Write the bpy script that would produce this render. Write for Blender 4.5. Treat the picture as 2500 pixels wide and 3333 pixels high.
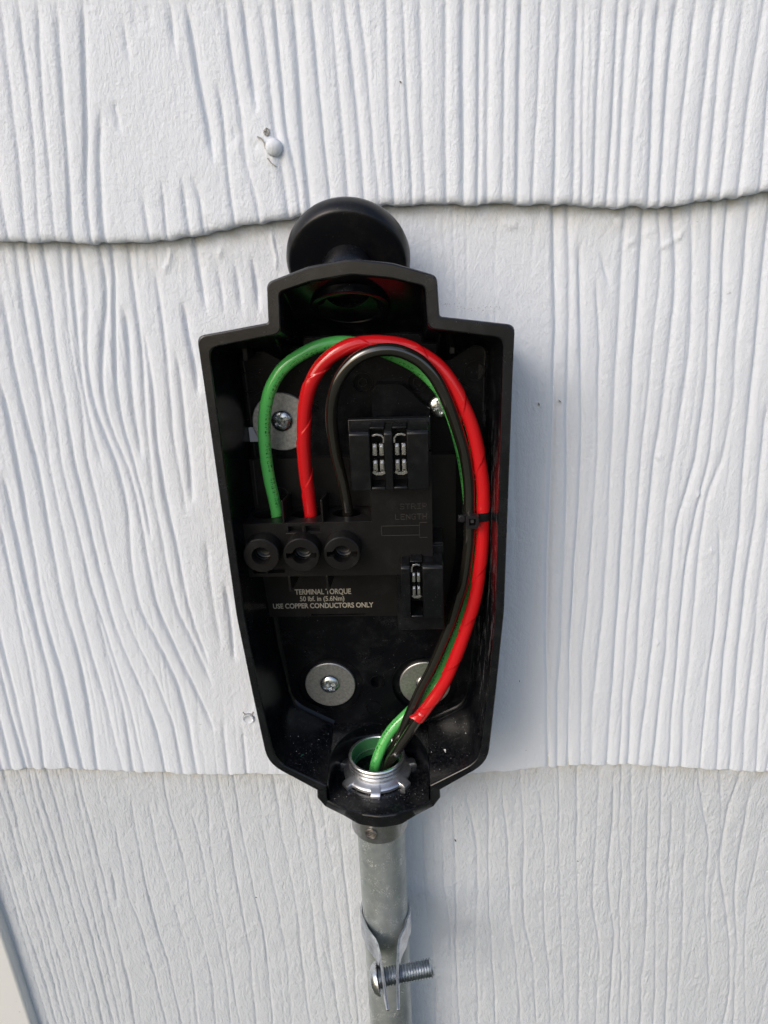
import bpy, bmesh, math, random
import numpy as np
from mathutils import Vector, Matrix
from mathutils.geometry import tessellate_polygon

# all lengths below are millimetres; MM turns them into metres.
# x = right along the wall, y = into the wall (0 = wall face), z = up (0 = middle of the wiring box)
MM = 0.001
for o in list(bpy.data.objects): bpy.data.objects.remove(o)
scene = bpy.context.scene
col = scene.collection
R = math.radians

# ------------------------------------------------------------------ camera, sky, sun, exposure
cam_d = bpy.data.cameras.new("camera"); cam = bpy.data.objects.new("camera", cam_d); col.objects.link(cam)
scene.camera = cam
PITCH, YAW, ROLL = 0.3600766, -0.0550229, 0.0415178
fwd = Vector((math.sin(YAW)*math.cos(PITCH), math.cos(YAW)*math.cos(PITCH), -math.sin(PITCH)))
rt = Vector((math.cos(YAW), -math.sin(YAW), 0)); dn = fwd.cross(rt).normalized()
if dn.z > 0: dn = -dn
r2 = rt*math.cos(ROLL) + dn*math.sin(ROLL); d2 = -rt*math.sin(ROLL) + dn*math.cos(ROLL)
m = Matrix.Identity(4)
for i in range(3): m[i][0], m[i][1], m[i][2] = r2[i], -d2[i], -fwd[i]
m[0][3], m[1][3], m[2][3] = 23.411*MM, -300*MM, 100*MM
cam.matrix_world = m
cam_d.sensor_fit = 'VERTICAL'; cam_d.sensor_height = 36; cam_d.sensor_width = 27
cam_d.lens = 2222/3333*36; cam_d.clip_start = 0.01; cam_d.clip_end = 100
cam_d.dof.use_dof = False

world = bpy.data.worlds.new("World"); scene.world = world; world.use_nodes = True
wn = world.node_tree.nodes; wl = world.node_tree.links; wn.clear()
sky = wn.new('ShaderNodeTexSky'); sky.sky_type = 'NISHITA'; sky.sun_disc = False
SUN_EL, SUN_AZ = R(33), R(219)      # azimuth clockwise from +Y
sky.sun_elevation = SUN_EL; sky.sun_rotation = SUN_AZ
sky.air_density = 1.0; sky.dust_density = 3.0; sky.ozone_density = 1.0
bg = wn.new('ShaderNodeBackground'); bg.inputs['Strength'].default_value = 0.15
wo = wn.new('ShaderNodeOutputWorld'); wl.new(sky.outputs[0], bg.inputs[0]); wl.new(bg.outputs[0], wo.inputs[0])
sd = bpy.data.lights.new("sun", 'SUN'); sd.energy = 0.6; sd.angle = R(26); sd.color = (1.0, 0.98, 0.955)
sun = bpy.data.objects.new("sun", sd); col.objects.link(sun)
sdir = Vector((math.sin(SUN_AZ)*math.cos(SUN_EL), math.cos(SUN_AZ)*math.cos(SUN_EL), math.sin(SUN_EL)))
sun.rotation_euler = sdir.to_track_quat('Z', 'Y').to_euler(); sun.location = sdir
scene.view_settings.view_transform = 'Standard'; scene.view_settings.look = 'None'
scene.view_settings.exposure = 0.2; scene.view_settings.gamma = 1.0
scene.render.engine = 'CYCLES'

# ------------------------------------------------------------------ helpers
def thing(name, label, cat, loc=(0, 0, 0), group=None):
    o = bpy.data.objects.new(name, None); col.objects.link(o); o.location = [c*MM for c in loc]
    o.empty_display_size = 0.01
    o['label'] = label; o['category'] = cat
    if group: o['group'] = group
    return o
def tag(o, label, cat, group=None, kind=None):
    if label: o['label'] = label
    if cat: o['category'] = cat
    if group: o['group'] = group
    if kind: o['kind'] = kind
    return o

class M:
    """collects geometry in world millimetres, builds one mesh object"""
    def __init__(s): s.v = []; s.f = []; s.uv = []
    def add(s, vs, fs):
        b = len(s.v); s.v += [tuple(v) for v in vs]; s.f += [tuple(i+b for i in f) for f in fs]; return b
    def box(s, x0, x1, y0, y1, z0, z1):
        s.add([(x, y, z) for x in (x0, x1) for y in (y0, y1) for z in (z0, z1)],
              [(0, 1, 3, 2), (4, 6, 7, 5), (0, 4, 5, 1), (2, 3, 7, 6), (0, 2, 6, 4), (1, 5, 7, 3)])
    def prism(s, pts, a0, a1, axis='y'):
        """pts: 2-D outline, swept along axis. y: (x,z); x: (y,z); z: (x,y)"""
        def P(p, a):
            return (p[0], a, p[1]) if axis == 'y' else (a, p[0], p[1]) if axis == 'x' else (p[0], p[1], a)
        n = len(pts); tr = tessellate_polygon([[Vector((p[0], p[1], 0)) for p in pts]])
        s.add([P(p, a0) for p in pts] + [P(p, a1) for p in pts],
              [tuple(t) for t in tr] + [tuple(i+n for i in t[::-1]) for t in tr] +
              [(i, (i+1) % n, (i+1) % n+n, i+n) for i in range(n)])
    def plate(s, outer, holes, yf, yb, depths, open_holes=False):
        """slab facing -y with blind holes of given depths (real recesses)"""
        loops = [outer]+holes
        tr = tessellate_polygon([[Vector((p[0], p[1], 0)) for p in l] for l in loops])
        flat = [p for l in loops for p in l]
        s.add([(p[0], yf, p[1]) for p in flat], [tuple(t) for t in tr])
        n = len(outer)
        s.add([(p[0], yf, p[1]) for p in outer]+[(p[0], yb, p[1]) for p in outer], [(i, (i+1) % n, (i+1) % n+n, i+n) for i in range(n)])
        t2 = tessellate_polygon([[Vector((p[0], p[1], 0)) for p in outer]])
        s.add([(p[0], yb, p[1]) for p in outer], [tuple(t) for t in t2])
        for h, d in zip(holes, depths):
            n = len(h)
            s.add([(p[0], yf, p[1]) for p in h]+[(p[0], yf+d, p[1]) for p in h], [(i, (i+1) % n, (i+1) % n+n, i+n) for i in range(n)])
            s.add([(p[0], yf+d, p[1]) for p in h], [tuple(t) for t in tessellate_polygon([[Vector((p[0], p[1], 0)) for p in h]])])
    def loft(s, loops, closed=True, cap0=False, cap1=False):
        n = len(loops[0]); b = len(s.v)
        for l in loops: s.v += [tuple(p) for p in l]
        for k in range(len(loops)-1):
            for i in range(n if closed else n-1):
                j = (i+1) % n
                s.f.append((b+k*n+i, b+k*n+j, b+(k+1)*n+j, b+(k+1)*n+i))
        if cap0: s.f.append(tuple(b+i for i in range(n)))
        if cap1: s.f.append(tuple(b+(len(loops)-1)*n+i for i in range(n))[::-1])
    def lathe(s, prof, c=(0, 0, 0), axis=(0, 0, 1), seg=48):
        """prof: (radius, height along axis)"""
        ax = Vector(axis).normalized(); u = ax.orthogonal().normalized(); w = ax.cross(u); c = Vector(c)
        s.loft([[c+ax*h+(u*math.cos(2*math.pi*i/seg)+w*math.sin(2*math.pi*i/seg))*max(r, 1e-3) for i in range(seg)] for r, h in prof])
    def stroke(s, pts, w, y, h):
        """raised line of width w on a face at depth y, standing h proud"""
        for (x0, z0), (x1, z1) in zip(pts, pts[1:]):
            dx, dz = x1-x0, z1-z0; L = math.hypot(dx, dz) or 1; nx, nz = -dz/L*w/2, dx/L*w/2
            ex, ez = dx/L*w*.4, dz/L*w*.4
            q = [(x0+nx-ex, z0+nz-ez), (x1+nx+ex, z1+nz+ez), (x1-nx+ex, z1-nz+ez), (x0-nx-ex, z0-nz-ez)]
            s.prism(q, y-h, y+.05)
    def ring(s, x, z, r, w, y, h, seg=40):
        a = [(x+math.cos(t)*r, z+math.sin(t)*r) for t in [2*math.pi*i/seg for i in range(seg)]]
        b = [(x+math.cos(t)*(r+w), z+math.sin(t)*(r+w)) for t in [2*math.pi*i/seg for i in range(seg)]]
        s.loft([[(p[0], y, p[1]) for p in b], [(p[0], y-h, p[1]) for p in b], [(p[0], y-h, p[1]) for p in a], [(p[0], y, p[1]) for p in a]])
    def build(s, name, mat, parent=None, smooth=None, bevel=0, seg=2, weld=True):
        me = bpy.data.meshes.new(name)
        o = bpy.data.objects.new(name, me); col.objects.link(o)
        org = Vector((0, 0, 0))
        if parent is not None:
            p = parent; 
            while p is not None: org += p.location; p = p.parent
        me.from_pydata([(x*MM-org.x, y*MM-org.y, z*MM-org.z) for x, y, z in s.v], [], s.f)
        if parent is not None: o.parent = parent
        bm = bmesh.new(); bm.from_mesh(me)
        if weld: bmesh.ops.remove_doubles(bm, verts=bm.verts, dist=2e-6)
        bmesh.ops.recalc_face_normals(bm, faces=bm.faces)
        bm.to_mesh(me); bm.free()
        me.materials.append(mat)
        if smooth is not None:
            me.polygons.foreach_set('use_smooth', [True]*len(me.polygons))
            me.set_sharp_from_angle(angle=R(smooth))
        if bevel:
            b = o.modifiers.new('bevel', 'BEVEL'); b.width = bevel*MM; b.segments = seg; b.limit_method = 'ANGLE'; b.angle_limit = R(40)
            b.harden_normals = False
            me.polygons.foreach_set('use_smooth', [True]*len(me.polygons)); me.set_sharp_from_angle(angle=R(35))
        return o

def circle(x, z, r, n=40): return [(x+r*math.cos(2*math.pi*i/n), z+r*math.sin(2*math.pi*i/n)) for i in range(n)]
def rect(x0, x1, z0, z1): return [(x0, z0), (x1, z0), (x1, z1), (x0, z1)]
def fillet(pts, rad, k=5, closed=True):
    out = []; n = len(pts)
    for i in range(n):
        r = rad[i] if isinstance(rad, (list, tuple)) else rad
        p = Vector(pts[i])
        if not closed and i in (0, n-1): out.append(tuple(p)); continue
        a = Vector(pts[i-1])-p; b = Vector(pts[(i+1) % n])-p
        la, lb = a.length, b.length; a.normalize(); b.normalize()
        cs = max(-1, min(1, a.dot(b))); half = math.acos(cs)/2
        t = min(r/math.tan(half) if half > 1e-3 else 0, la*.48, lb*.48)
        p0, p1 = p+a*t, p+b*t
        for j in range(k+1):
            s = j/k; out.append(tuple(p0*(1-s)**2+p*2*s*(1-s)+p1*s*s))
    return out

def catmull(P, step=.6):
    P = [Vector(p) for p in P]; P = [P[0]*2-P[1]]+P+[P[-1]*2-P[-2]]
    out = []
    for i in range(1, len(P)-2):
        a, b, c, d = P[i-1:i+3]; n = max(2, int((c-b).length/step))
        for j in range(n):
            t = j/n; out.append(.5*((2*b)+(c-a)*t+(2*a-5*b+4*c-d)*t*t+(3*b-a-3*c+d)*t**3))
    out.append(P[-2]); return out
def smooth_path(P, it=1):
    for _ in range(it):
        Q = [P[0]]
        for i in range(1, len(P)-1): Q.append(P[i]*.5+(P[i-1]+P[i+1])*.25)
        Q.append(P[-1]); P = Q
    return P
def tube(name, path, r, seg, mat, parent=None, rfun=None, cap=True):
    """path in mm. UV: x = around (0..1, 0 facing the viewer), y = millimetres along"""
    N = len(path); T = []
    for i in range(N): T.append((path[min(i+1, N-1)]-path[max(i-1, 0)]).normalized())
    u = Vector((0, -1, 0)); u = (u-T[0]*u.dot(T[0])).normalized()
    verts = []; s = 0; S = []
    for i in range(N):
        if i:
            s += (path[i]-path[i-1]).length
            f = Vector((0, -1, 0)); f = (f-T[i]*f.dot(T[i]))
            u = (u-T[i]*u.dot(T[i])).normalized()
            if f.length > .3: u = (u*.9+f.normalized()*.1).normalized()
        w = T[i].cross(u); S.append(s)
        for j in range(seg):
            a = 2*math.pi*j/seg; rr = rfun(a, s) if rfun else r
            verts.append(path[i]+(u*math.cos(a)+w*math.sin(a))*rr)
    faces = []; uvs = []
    for i in range(N-1):
        for j in range(seg):
            k = (j+1) % seg
            faces.append((i*seg+j, i*seg+k, (i+1)*seg+k, (i+1)*seg+j))
            a, b = j/seg, (j+1)/seg
            uvs += [(a, S[i]), (b, S[i]), (b, S[i+1]), (a, S[i+1])]
    if cap:
        faces.append(tuple(range(seg))[::-1]); uvs += [(0, 0)]*seg
        faces.append(tuple((N-1)*seg+j for j in range(seg))); uvs += [(0, 0)]*seg
    me = bpy.data.meshes.new(name); me.from_pydata([tuple(v*MM) for v in verts], [], faces)
    uvl = me.uv_layers.new(name='uv'); uvl.data.foreach_set('uv', [c for p in uvs for c in p])
    me.polygons.foreach_set('use_smooth', [True]*len(me.polygons)); me.set_sharp_from_angle(angle=R(50))
    me.materials.append(mat)
    o = bpy.data.objects.new(name, me); col.objects.link(o)
    if parent is not None: o.parent = parent
    return o

# ------------------------------------------------------------------ materials
class NT:
    def __init__(s, name):
        s.m = bpy.data.materials.new(name); s.m.use_nodes = True; s.t = s.m.node_tree; s.t.nodes.clear()
        s.out = s.n('ShaderNodeOutputMaterial'); s.b = s.n('ShaderNodeBsdfPrincipled'); s.l(s.b.outputs[0], s.out.inputs[0])
        s.tc = s.n('ShaderNodeTexCoord')
    def n(s, t, **k):
        x = s.t.nodes.new(t)
        for a, v in k.items(): setattr(x, a, v)
        return x
    def l(s, a, b): s.t.links.new(a, b)
    def pos(s):
        g = s.n('ShaderNodeNewGeometry'); return g.outputs['Position']
    def noise(s, scale, detail=4, rough=.55, vec=None, mscale=None, dim='3D'):
        x = s.n('ShaderNodeTexNoise', noise_dimensions=dim); x.inputs['Scale'].default_value = scale; x.inputs['Detail'].default_value = detail; x.inputs['Roughness'].default_value = rough
        v = vec if vec is not None else s.pos()
        if mscale:
            mp = s.n('ShaderNodeMapping'); mp.inputs['Scale'].default_value = mscale; s.l(v, mp.inputs[0]); v = mp.outputs[0]
        s.l(v, x.inputs['Vector']); return x.outputs[0]
    def ramp(s, f, a, b, c0=0, c1=1):
        x = s.n('ShaderNodeMapRange'); x.inputs[1].default_value = a; x.inputs[2].default_value = b; x.inputs[3].default_value = c0; x.inputs[4].default_value = c1
        s.l(f, x.inputs[0]); return x.outputs[0]
    def math(s, op, a, b=None):
        x = s.n('ShaderNodeMath', operation=op)
        for i, v in enumerate((a, b)):
            if v is None: continue
            if isinstance(v, (int, float)): x.inputs[i].default_value = v
            else: s.l(v, x.inputs[i])
        return x.outputs[0]
    def mix(s, f, a, b):
        x = s.n('ShaderNodeMix', data_type='RGBA')
        for i, v in ((0, f), (6, a), (7, b)):
            if isinstance(v, (int, float)): x.inputs[i].default_value = v
            elif isinstance(v, tuple): x.inputs[i].default_value = (*v, 1)
            else: s.l(v, x.inputs[i])
        return x.outputs[2]
    def bump(s, h, strength, dist, prev=None):
        x = s.n('ShaderNodeBump'); x.inputs['Strength'].default_value = strength; x.inputs['Distance'].default_value = dist
        s.l(h, x.inputs['Height'])
        if prev is not None: s.l(prev, x.inputs['Normal'])
        return x.outputs[0]
    def set(s, **k):
        for a, v in k.items():
            i = s.b.inputs[a.replace('_', ' ')]
            if isinstance(v, (int, float)): i.default_value = v
            elif isinstance(v, tuple): i.default_value = (*v, 1) if len(v) == 3 else v
            else: s.l(v, i)
        return s

def plastic(name, base, rough, dust=.5, bumps=.15, dustcol=(.32, .33, .35), spec=.38, scuff=False):
    t = NT(name)
    fine = t.noise(2600, 3, .6); big = t.noise(55, 4, .6)
    speck = t.ramp(t.noise(1500, 2, .5), .70, .76)              # plaster dust specks
    film = t.math('MULTIPLY', t.ramp(t.noise(90, 6, .7), .5, .85), t.ramp(fine, .4, .7))
    d = t.math('MULTIPLY', t.math('MAXIMUM', t.math('MULTIPLY', speck, t.ramp(big, .45, .7)), t.math('MULTIPLY', film, .25)), dust)
    gn = t.n('ShaderNodeNewGeometry'); sn = t.n('ShaderNodeSeparateXYZ'); t.l(gn.outputs['Normal'], sn.inputs[0])
    settle = t.math('MULTIPLY', t.ramp(sn.outputs[2], .55, .9), t.ramp(t.noise(700, 5, .7), .48, .72))
    d = t.math('MAXIMUM', d, t.math('MULTIPLY', settle, .11*dust))
    if scuff:
        spx = t.n('ShaderNodeSeparateXYZ'); t.l(t.pos(), spx.inputs[0])
        mk = t.math('MULTIPLY', t.ramp(spx.outputs[0], .047, .051), t.math('MULTIPLY', t.ramp(spx.outputs[2], -.13, -.08), t.ramp(spx.outputs[2], .045, .02)))
        st_ = t.ramp(t.noise(420, 6, .75, mscale=(1, 1, .16)), .52, .74)
        d = t.math('MAXIMUM', d, t.math('MULTIPLY', t.math('MULTIPLY', st_, mk), .55))
    t.set(Base_Color=t.mix(d, base, dustcol), Roughness=t.ramp(t.math('ADD', t.math('MULTIPLY', big, .6), t.math('MULTIPLY', d, .8)), .1, 1.0, rough-.06, rough+.30))
    b = t.bump(t.noise(4200, 2, .5), bumps, .00006); b = t.bump(t.noise(140, 2), .12, .0004, b)
    t.set(Normal=b, Specular_IOR_Level=spec); return t.m
M_housing = plastic('black_housing_plastic', (.0022, .0027, .0042), .2, .7, spec=.42, scuff=True)
M_rim = plastic('satin_rim_plastic', (.003, .0035, .0055), .25, .6, .4, spec=.7)
M_panel = plastic('black_panel_plastic', (.0022, .0026, .004), .28, .6, spec=.2)
M_block = plastic('block_plastic', (.0078, .007, .007), .34, .4, .3, spec=.32)
M_socket = plastic('socket_plastic', (.0025, .003, .004), .28, .6, .35)
M_plug = plastic('plug_plastic', (.004, .0045, .0065), .3, 1.0, .3, (.2, .17, .12))
M_ridge = plastic('moulded_text_plastic', (.038, .035, .033), .42, .1)
def flat(name, c, rough, metal=0, spec=.5):
    t = NT(name); t.set(Base_Color=c, Roughness=rough, Metallic=metal, Specular_IOR_Level=spec); return t.m
M_print = flat('pale_print', (.36, .33, .27), .6)
M_label = flat('label_paper', (.62, .63, .66), .5)
M_throat = flat('throat_green', (.05, .19, .075), .4)  # one flat green for the inside of the threaded neck
M_dark = flat('deep_black', (.004, .004, .004), .7)
M_tie = plastic('cable_tie_nylon', (.009, .009, .011), .42, .3, .2)

def metal(name, c, rough, nscale=350, amt=.12, bump=.1, streak=None):
    t = NT(name)
    a = t.noise(nscale, 5, .6, mscale=streak); sp = t.noise(nscale*8, 2, .5)
    v = t.ramp(t.math('ADD', t.math('MULTIPLY', a, .7), t.math('MULTIPLY', sp, .3)), .35, .65)
    t.set(Base_Color=t.mix(v, tuple(x*(1-amt*2) for x in c), tuple(min(1, x*(1+amt)) for x in c)), Metallic=1.0,
          Roughness=t.ramp(v, 0, 1, rough+.08, rough-.04), Normal=t.bump(sp, bump, .0001)); return t.m
M_zinc = metal('bright_zinc', (.72, .75, .76), .24)
M_zinc_dull = metal('dull_zinc_washer', (.56, .56, .55), .46, 900, .16, .35)
M_nut = metal('zinc_locknut', (.90, .92, .97), .36, 250, .08)
M_collar = metal('zinc_thread', (.92, .93, .95), .30, 250, .08)
M_strap = metal('strap_zinc', (.72, .74, .78), .34, 200, .14)
M_contact = metal('tin_contact', (.80, .79, .77), .25)
def galv():
    t = NT('galvanised_steel')
    a = t.noise(60, 5, .6, mscale=(1, 1, .5)); w = t.n('ShaderNodeTexWave'); w.inputs['Scale'].default_value = 35; w.inputs['Distortion'].default_value = 34; w.inputs['Detail'].default_value = 3; w.inputs['Detail Scale'].default_value = 5
    t.l(t.pos(), w.inputs[0])
    scr = t.math('MULTIPLY', t.ramp(w.outputs[1], .86, .98), t.ramp(t.noise(160, 3), .45, .65))
    base = t.mix(t.ramp(a, .35, .65), (.27, .305, .31), (.44, .48, .48))
    fl = t.n('ShaderNodeTexVoronoi'); fl.inputs['Scale'].default_value = 230; t.l(t.pos(), fl.inputs[0])
    base = t.mix(t.math('MULTIPLY', t.ramp(fl.outputs[0], .1, .7), .25), base, (.5, .53, .52))
    t.set(Base_Color=t.mix(t.math('MULTIPLY', scr, .8), base, (.82, .85, .83)), Metallic=.55, Roughness=t.ramp(a, .3, .7, .48, .36),
          Normal=t.bump(t.noise(900, 3), .12, .0002)); return t.m
M_galv = galv()

def wire_mat(name, c, rough, print_on=False, sub=0, coat=.0):
    t = NT(name)
    base = c; n = t.noise(300, 3)
    if print_on:
        uv = t.n('ShaderNodeUVMap', uv_map='uv').outputs[0]
        sp = t.n('ShaderNodeSeparateXYZ'); t.l(uv, sp.inputs[0]); U_, V_ = sp.outputs[0], sp.outputs[1]
        # two rows of worn ink-jet characters made of small dots
        cellu = t.math('FLOOR', t.math('MULTIPLY', U_, 70)); cellv = t.math('FLOOR', t.math('MULTIPLY', V_, 2.6))
        cb = t.n('ShaderNodeCombineXYZ'); t.l(cellu, cb.inputs[0]); t.l(cellv, cb.inputs[1])
        wnz = t.n('ShaderNodeTexWhiteNoise', noise_dimensions='2D'); t.l(cb.outputs[0], wnz.inputs['Vector'])
        dots = t.math('GREATER_THAN', wnz.outputs[0], .5)
        charv = t.math('LESS_THAN', t.math('FRACT', t.math('MULTIPLY', V_, .52)), .74)
        words = t.ramp(t.noise(.22, 1, .3, vec=None, dim='1D') if False else t.math('FRACT', t.math('MULTIPLY', V_, .061)), .82, .83, 1, 0)
        r1 = t.math('MULTIPLY', t.math('GREATER_THAN', U_, .045), t.math('LESS_THAN', U_, .105))
        r2_ = t.math('MULTIPLY', t.math('GREATER_THAN', U_, .125), t.math('LESS_THAN', U_, .185))
        rows = t.math('MAXIMUM', r1, r2_)
        k = t.math('MULTIPLY', t.math('MULTIPLY', dots, charv), t.math('MULTIPLY', rows, words))
        k = t.math('MULTIPLY', k, t.ramp(t.noise(700, 2), .4, .55, .35, .85))
        base = t.mix(k, c, (.01, .03, .015))
    t.set(Base_Color=base, Roughness=t.ramp(n, .3, .7, rough-.04, rough+.06), Normal=t.bump(t.noise(120, 2), .1, .0003), Coat_Weight=coat, Coat_Roughness=.07)
    if c[0] < .02: t.set(Specular_IOR_Level=1.0)
    if sub: t.set(Subsurface_Weight=sub, Subsurface_Scale=.001)
    return t.m
M_green = wire_mat('green_insulation', (.105, .52, .12), .15, True, 0, .5)
M_black = wire_mat('black_insulation', (.014, .0125, .010), .13, False, 0, 1.0)
M_red = wire_mat('red_tape_vinyl', (.60, .010, .014), .15, False, 0, .5)

def paint(name, bumps, tint=(.745, .79, .86), aniso=.6):
    t = NT(name)
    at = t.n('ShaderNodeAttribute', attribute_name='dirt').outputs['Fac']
    big = t.noise(9, 3, .5); speck = t.ramp(t.noise(420, 2, .5), .765, .79)
    c = t.mix(t.ramp(big, .3, .7), tint, tuple(x*.965 for x in tint))
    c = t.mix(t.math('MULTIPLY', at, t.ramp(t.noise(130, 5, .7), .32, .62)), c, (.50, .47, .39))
    c = t.mix(t.math('MULTIPLY', speck, .35), c, (.30, .29, .27))
    t.set(Base_Color=c, Roughness=.52, Specular_IOR_Level=.35)
    n1 = t.bump(t.noise(640, 4, .62, mscale=(1, 1, aniso)), bumps, .0019)
    n2 = t.bump(t.noise(1300, 3, .6, mscale=(1, 1, aniso)), bumps, .0011, n1)
    n3 = t.bump(t.noise(150, 3, .5), bumps*.6, .0010, n2)
    t.set(Normal=n3); return t.m
M_paint = paint('white_house_paint', .28)
M_paint_rough_shaded = paint('rough_shaded_white_paint', .50, (.655, .695, .745), .38)  # rougher coat; its darker tint paints in the shade low on the wall
M_trim = paint('trim_paint', .06, (.74, .75, .735))
GRAIN_TOP = [[(-125.9,197),(-129.2,164),(-131.1,144),(-136.1,112)],[(-119.5,197),(-121.6,171),(-124.1,148),(-129.8,112)],[(-112.2,196),(-117.5,163),(-119.5,143),(-123.1,112)],[(-104.9,196),(-109.4,163),(-112.5,139),(-116.8,111)],[(-95.5,196),(-99.4,170),(-101.9,154),(-106.3,135),(-108.6,111)],[(-94.6,162),(-98.9,146),(-101.9,126),(-102.9,111)],[(-89.7,164),(-89.1,152)],[(-81.5,192),(-81.6,172)],[(-77.1,193),(-76.7,183)],[(-72.5,192),(-71.6,184)],[(-63.6,194),(-63.6,183),(-63.5,175)],[(-57.9,192),(-56.4,179),(-56.2,171),(-54.8,159),(-53.9,144),(-53.8,138)],[(-49.4,166),(-48.3,154),(-48.5,140),(-48.2,124),(-47.2,113)],[(-45.5,193),(-45.4,180)],[(-43.0,193),(-42.6,171),(-41.3,152),(-41.1,138),(-38.0,123),(-37.2,113)],[(-36.7,193),(-35.7,167),(-35.1,152)],[(-29.9,192),(-29.1,166),(-28.9,151),(-27.2,135),(-25.7,116)],[(-24.9,192),(-24.4,166),(-24.4,146),(-21.7,130),(-21.1,116)],[(-18.6,192),(-17.9,166),(-18.0,143),(-17.0,121)],[(-12.0,191),(-10.5,166),(-9.9,142),(-8.7,121)],[(-4.4,191),(-3.6,165),(-2.6,145),(-1.8,120)],[(-0.3,191),(2.2,169),(3.4,150),(4.5,127),(4.6,120)],[(5.5,190),(7.4,168),(8.2,150),(10.5,119)],[(-84.1,134),(-83.3,121),(-83.9,112)],[(-75.1,137),(-75.5,129),(-76.1,116)],[(-66.9,137),(-66.8,125)],[(-63.2,137),(-60.6,129),(-60.6,112)],[(-59.7,122),(-56.1,113)],[(15.7,190),(15.4,154),(16.3,119)],[(21.4,190),(22.3,154),(23.6,118)],[(27.7,189),(28.0,154),(28.5,118)],[(37.1,189),(36.9,154),(36.8,118)],[(43.4,188),(43.6,153),(43.6,118)],[(49.3,188),(49.2,153),(49.1,117)],[(52.7,188),(52.8,153),(52.9,117)],[(58.9,188),(58.8,152),(58.7,117)],[(63.8,187),(64.3,152),(64.6,117)],[(71.2,187),(71.1,152),(70.5,116)],[(78.3,187),(78.2,152),(78.8,116)],[(83.9,186),(85.0,151),(86.4,116)],[(86.6,186),(87.9,151),(89.6,116)],[(92.9,186),(93.3,151),(94.0,116)],[(98.1,186),(99.3,151),(99.4,115)],[(102.8,185),(102.7,150),(103.4,115)],[(107.9,185),(107.3,150),(107.9,115)],[(113.0,185),(113.7,150),(115.4,115)],[(119.0,185),(118.8,150),(119.9,114)],[(125.7,184),(125.1,150),(125.2,114)],[(132.3,184),(132.3,149),(132.7,114)],[(136.0,184),(136.9,149),(137.6,114)],[(142.6,183),(142.0,149),(142.4,114)],[(150.0,183),(148.7,148),(149.0,113)],[(155.4,183),(155.4,148),(157.8,113)]]
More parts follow.
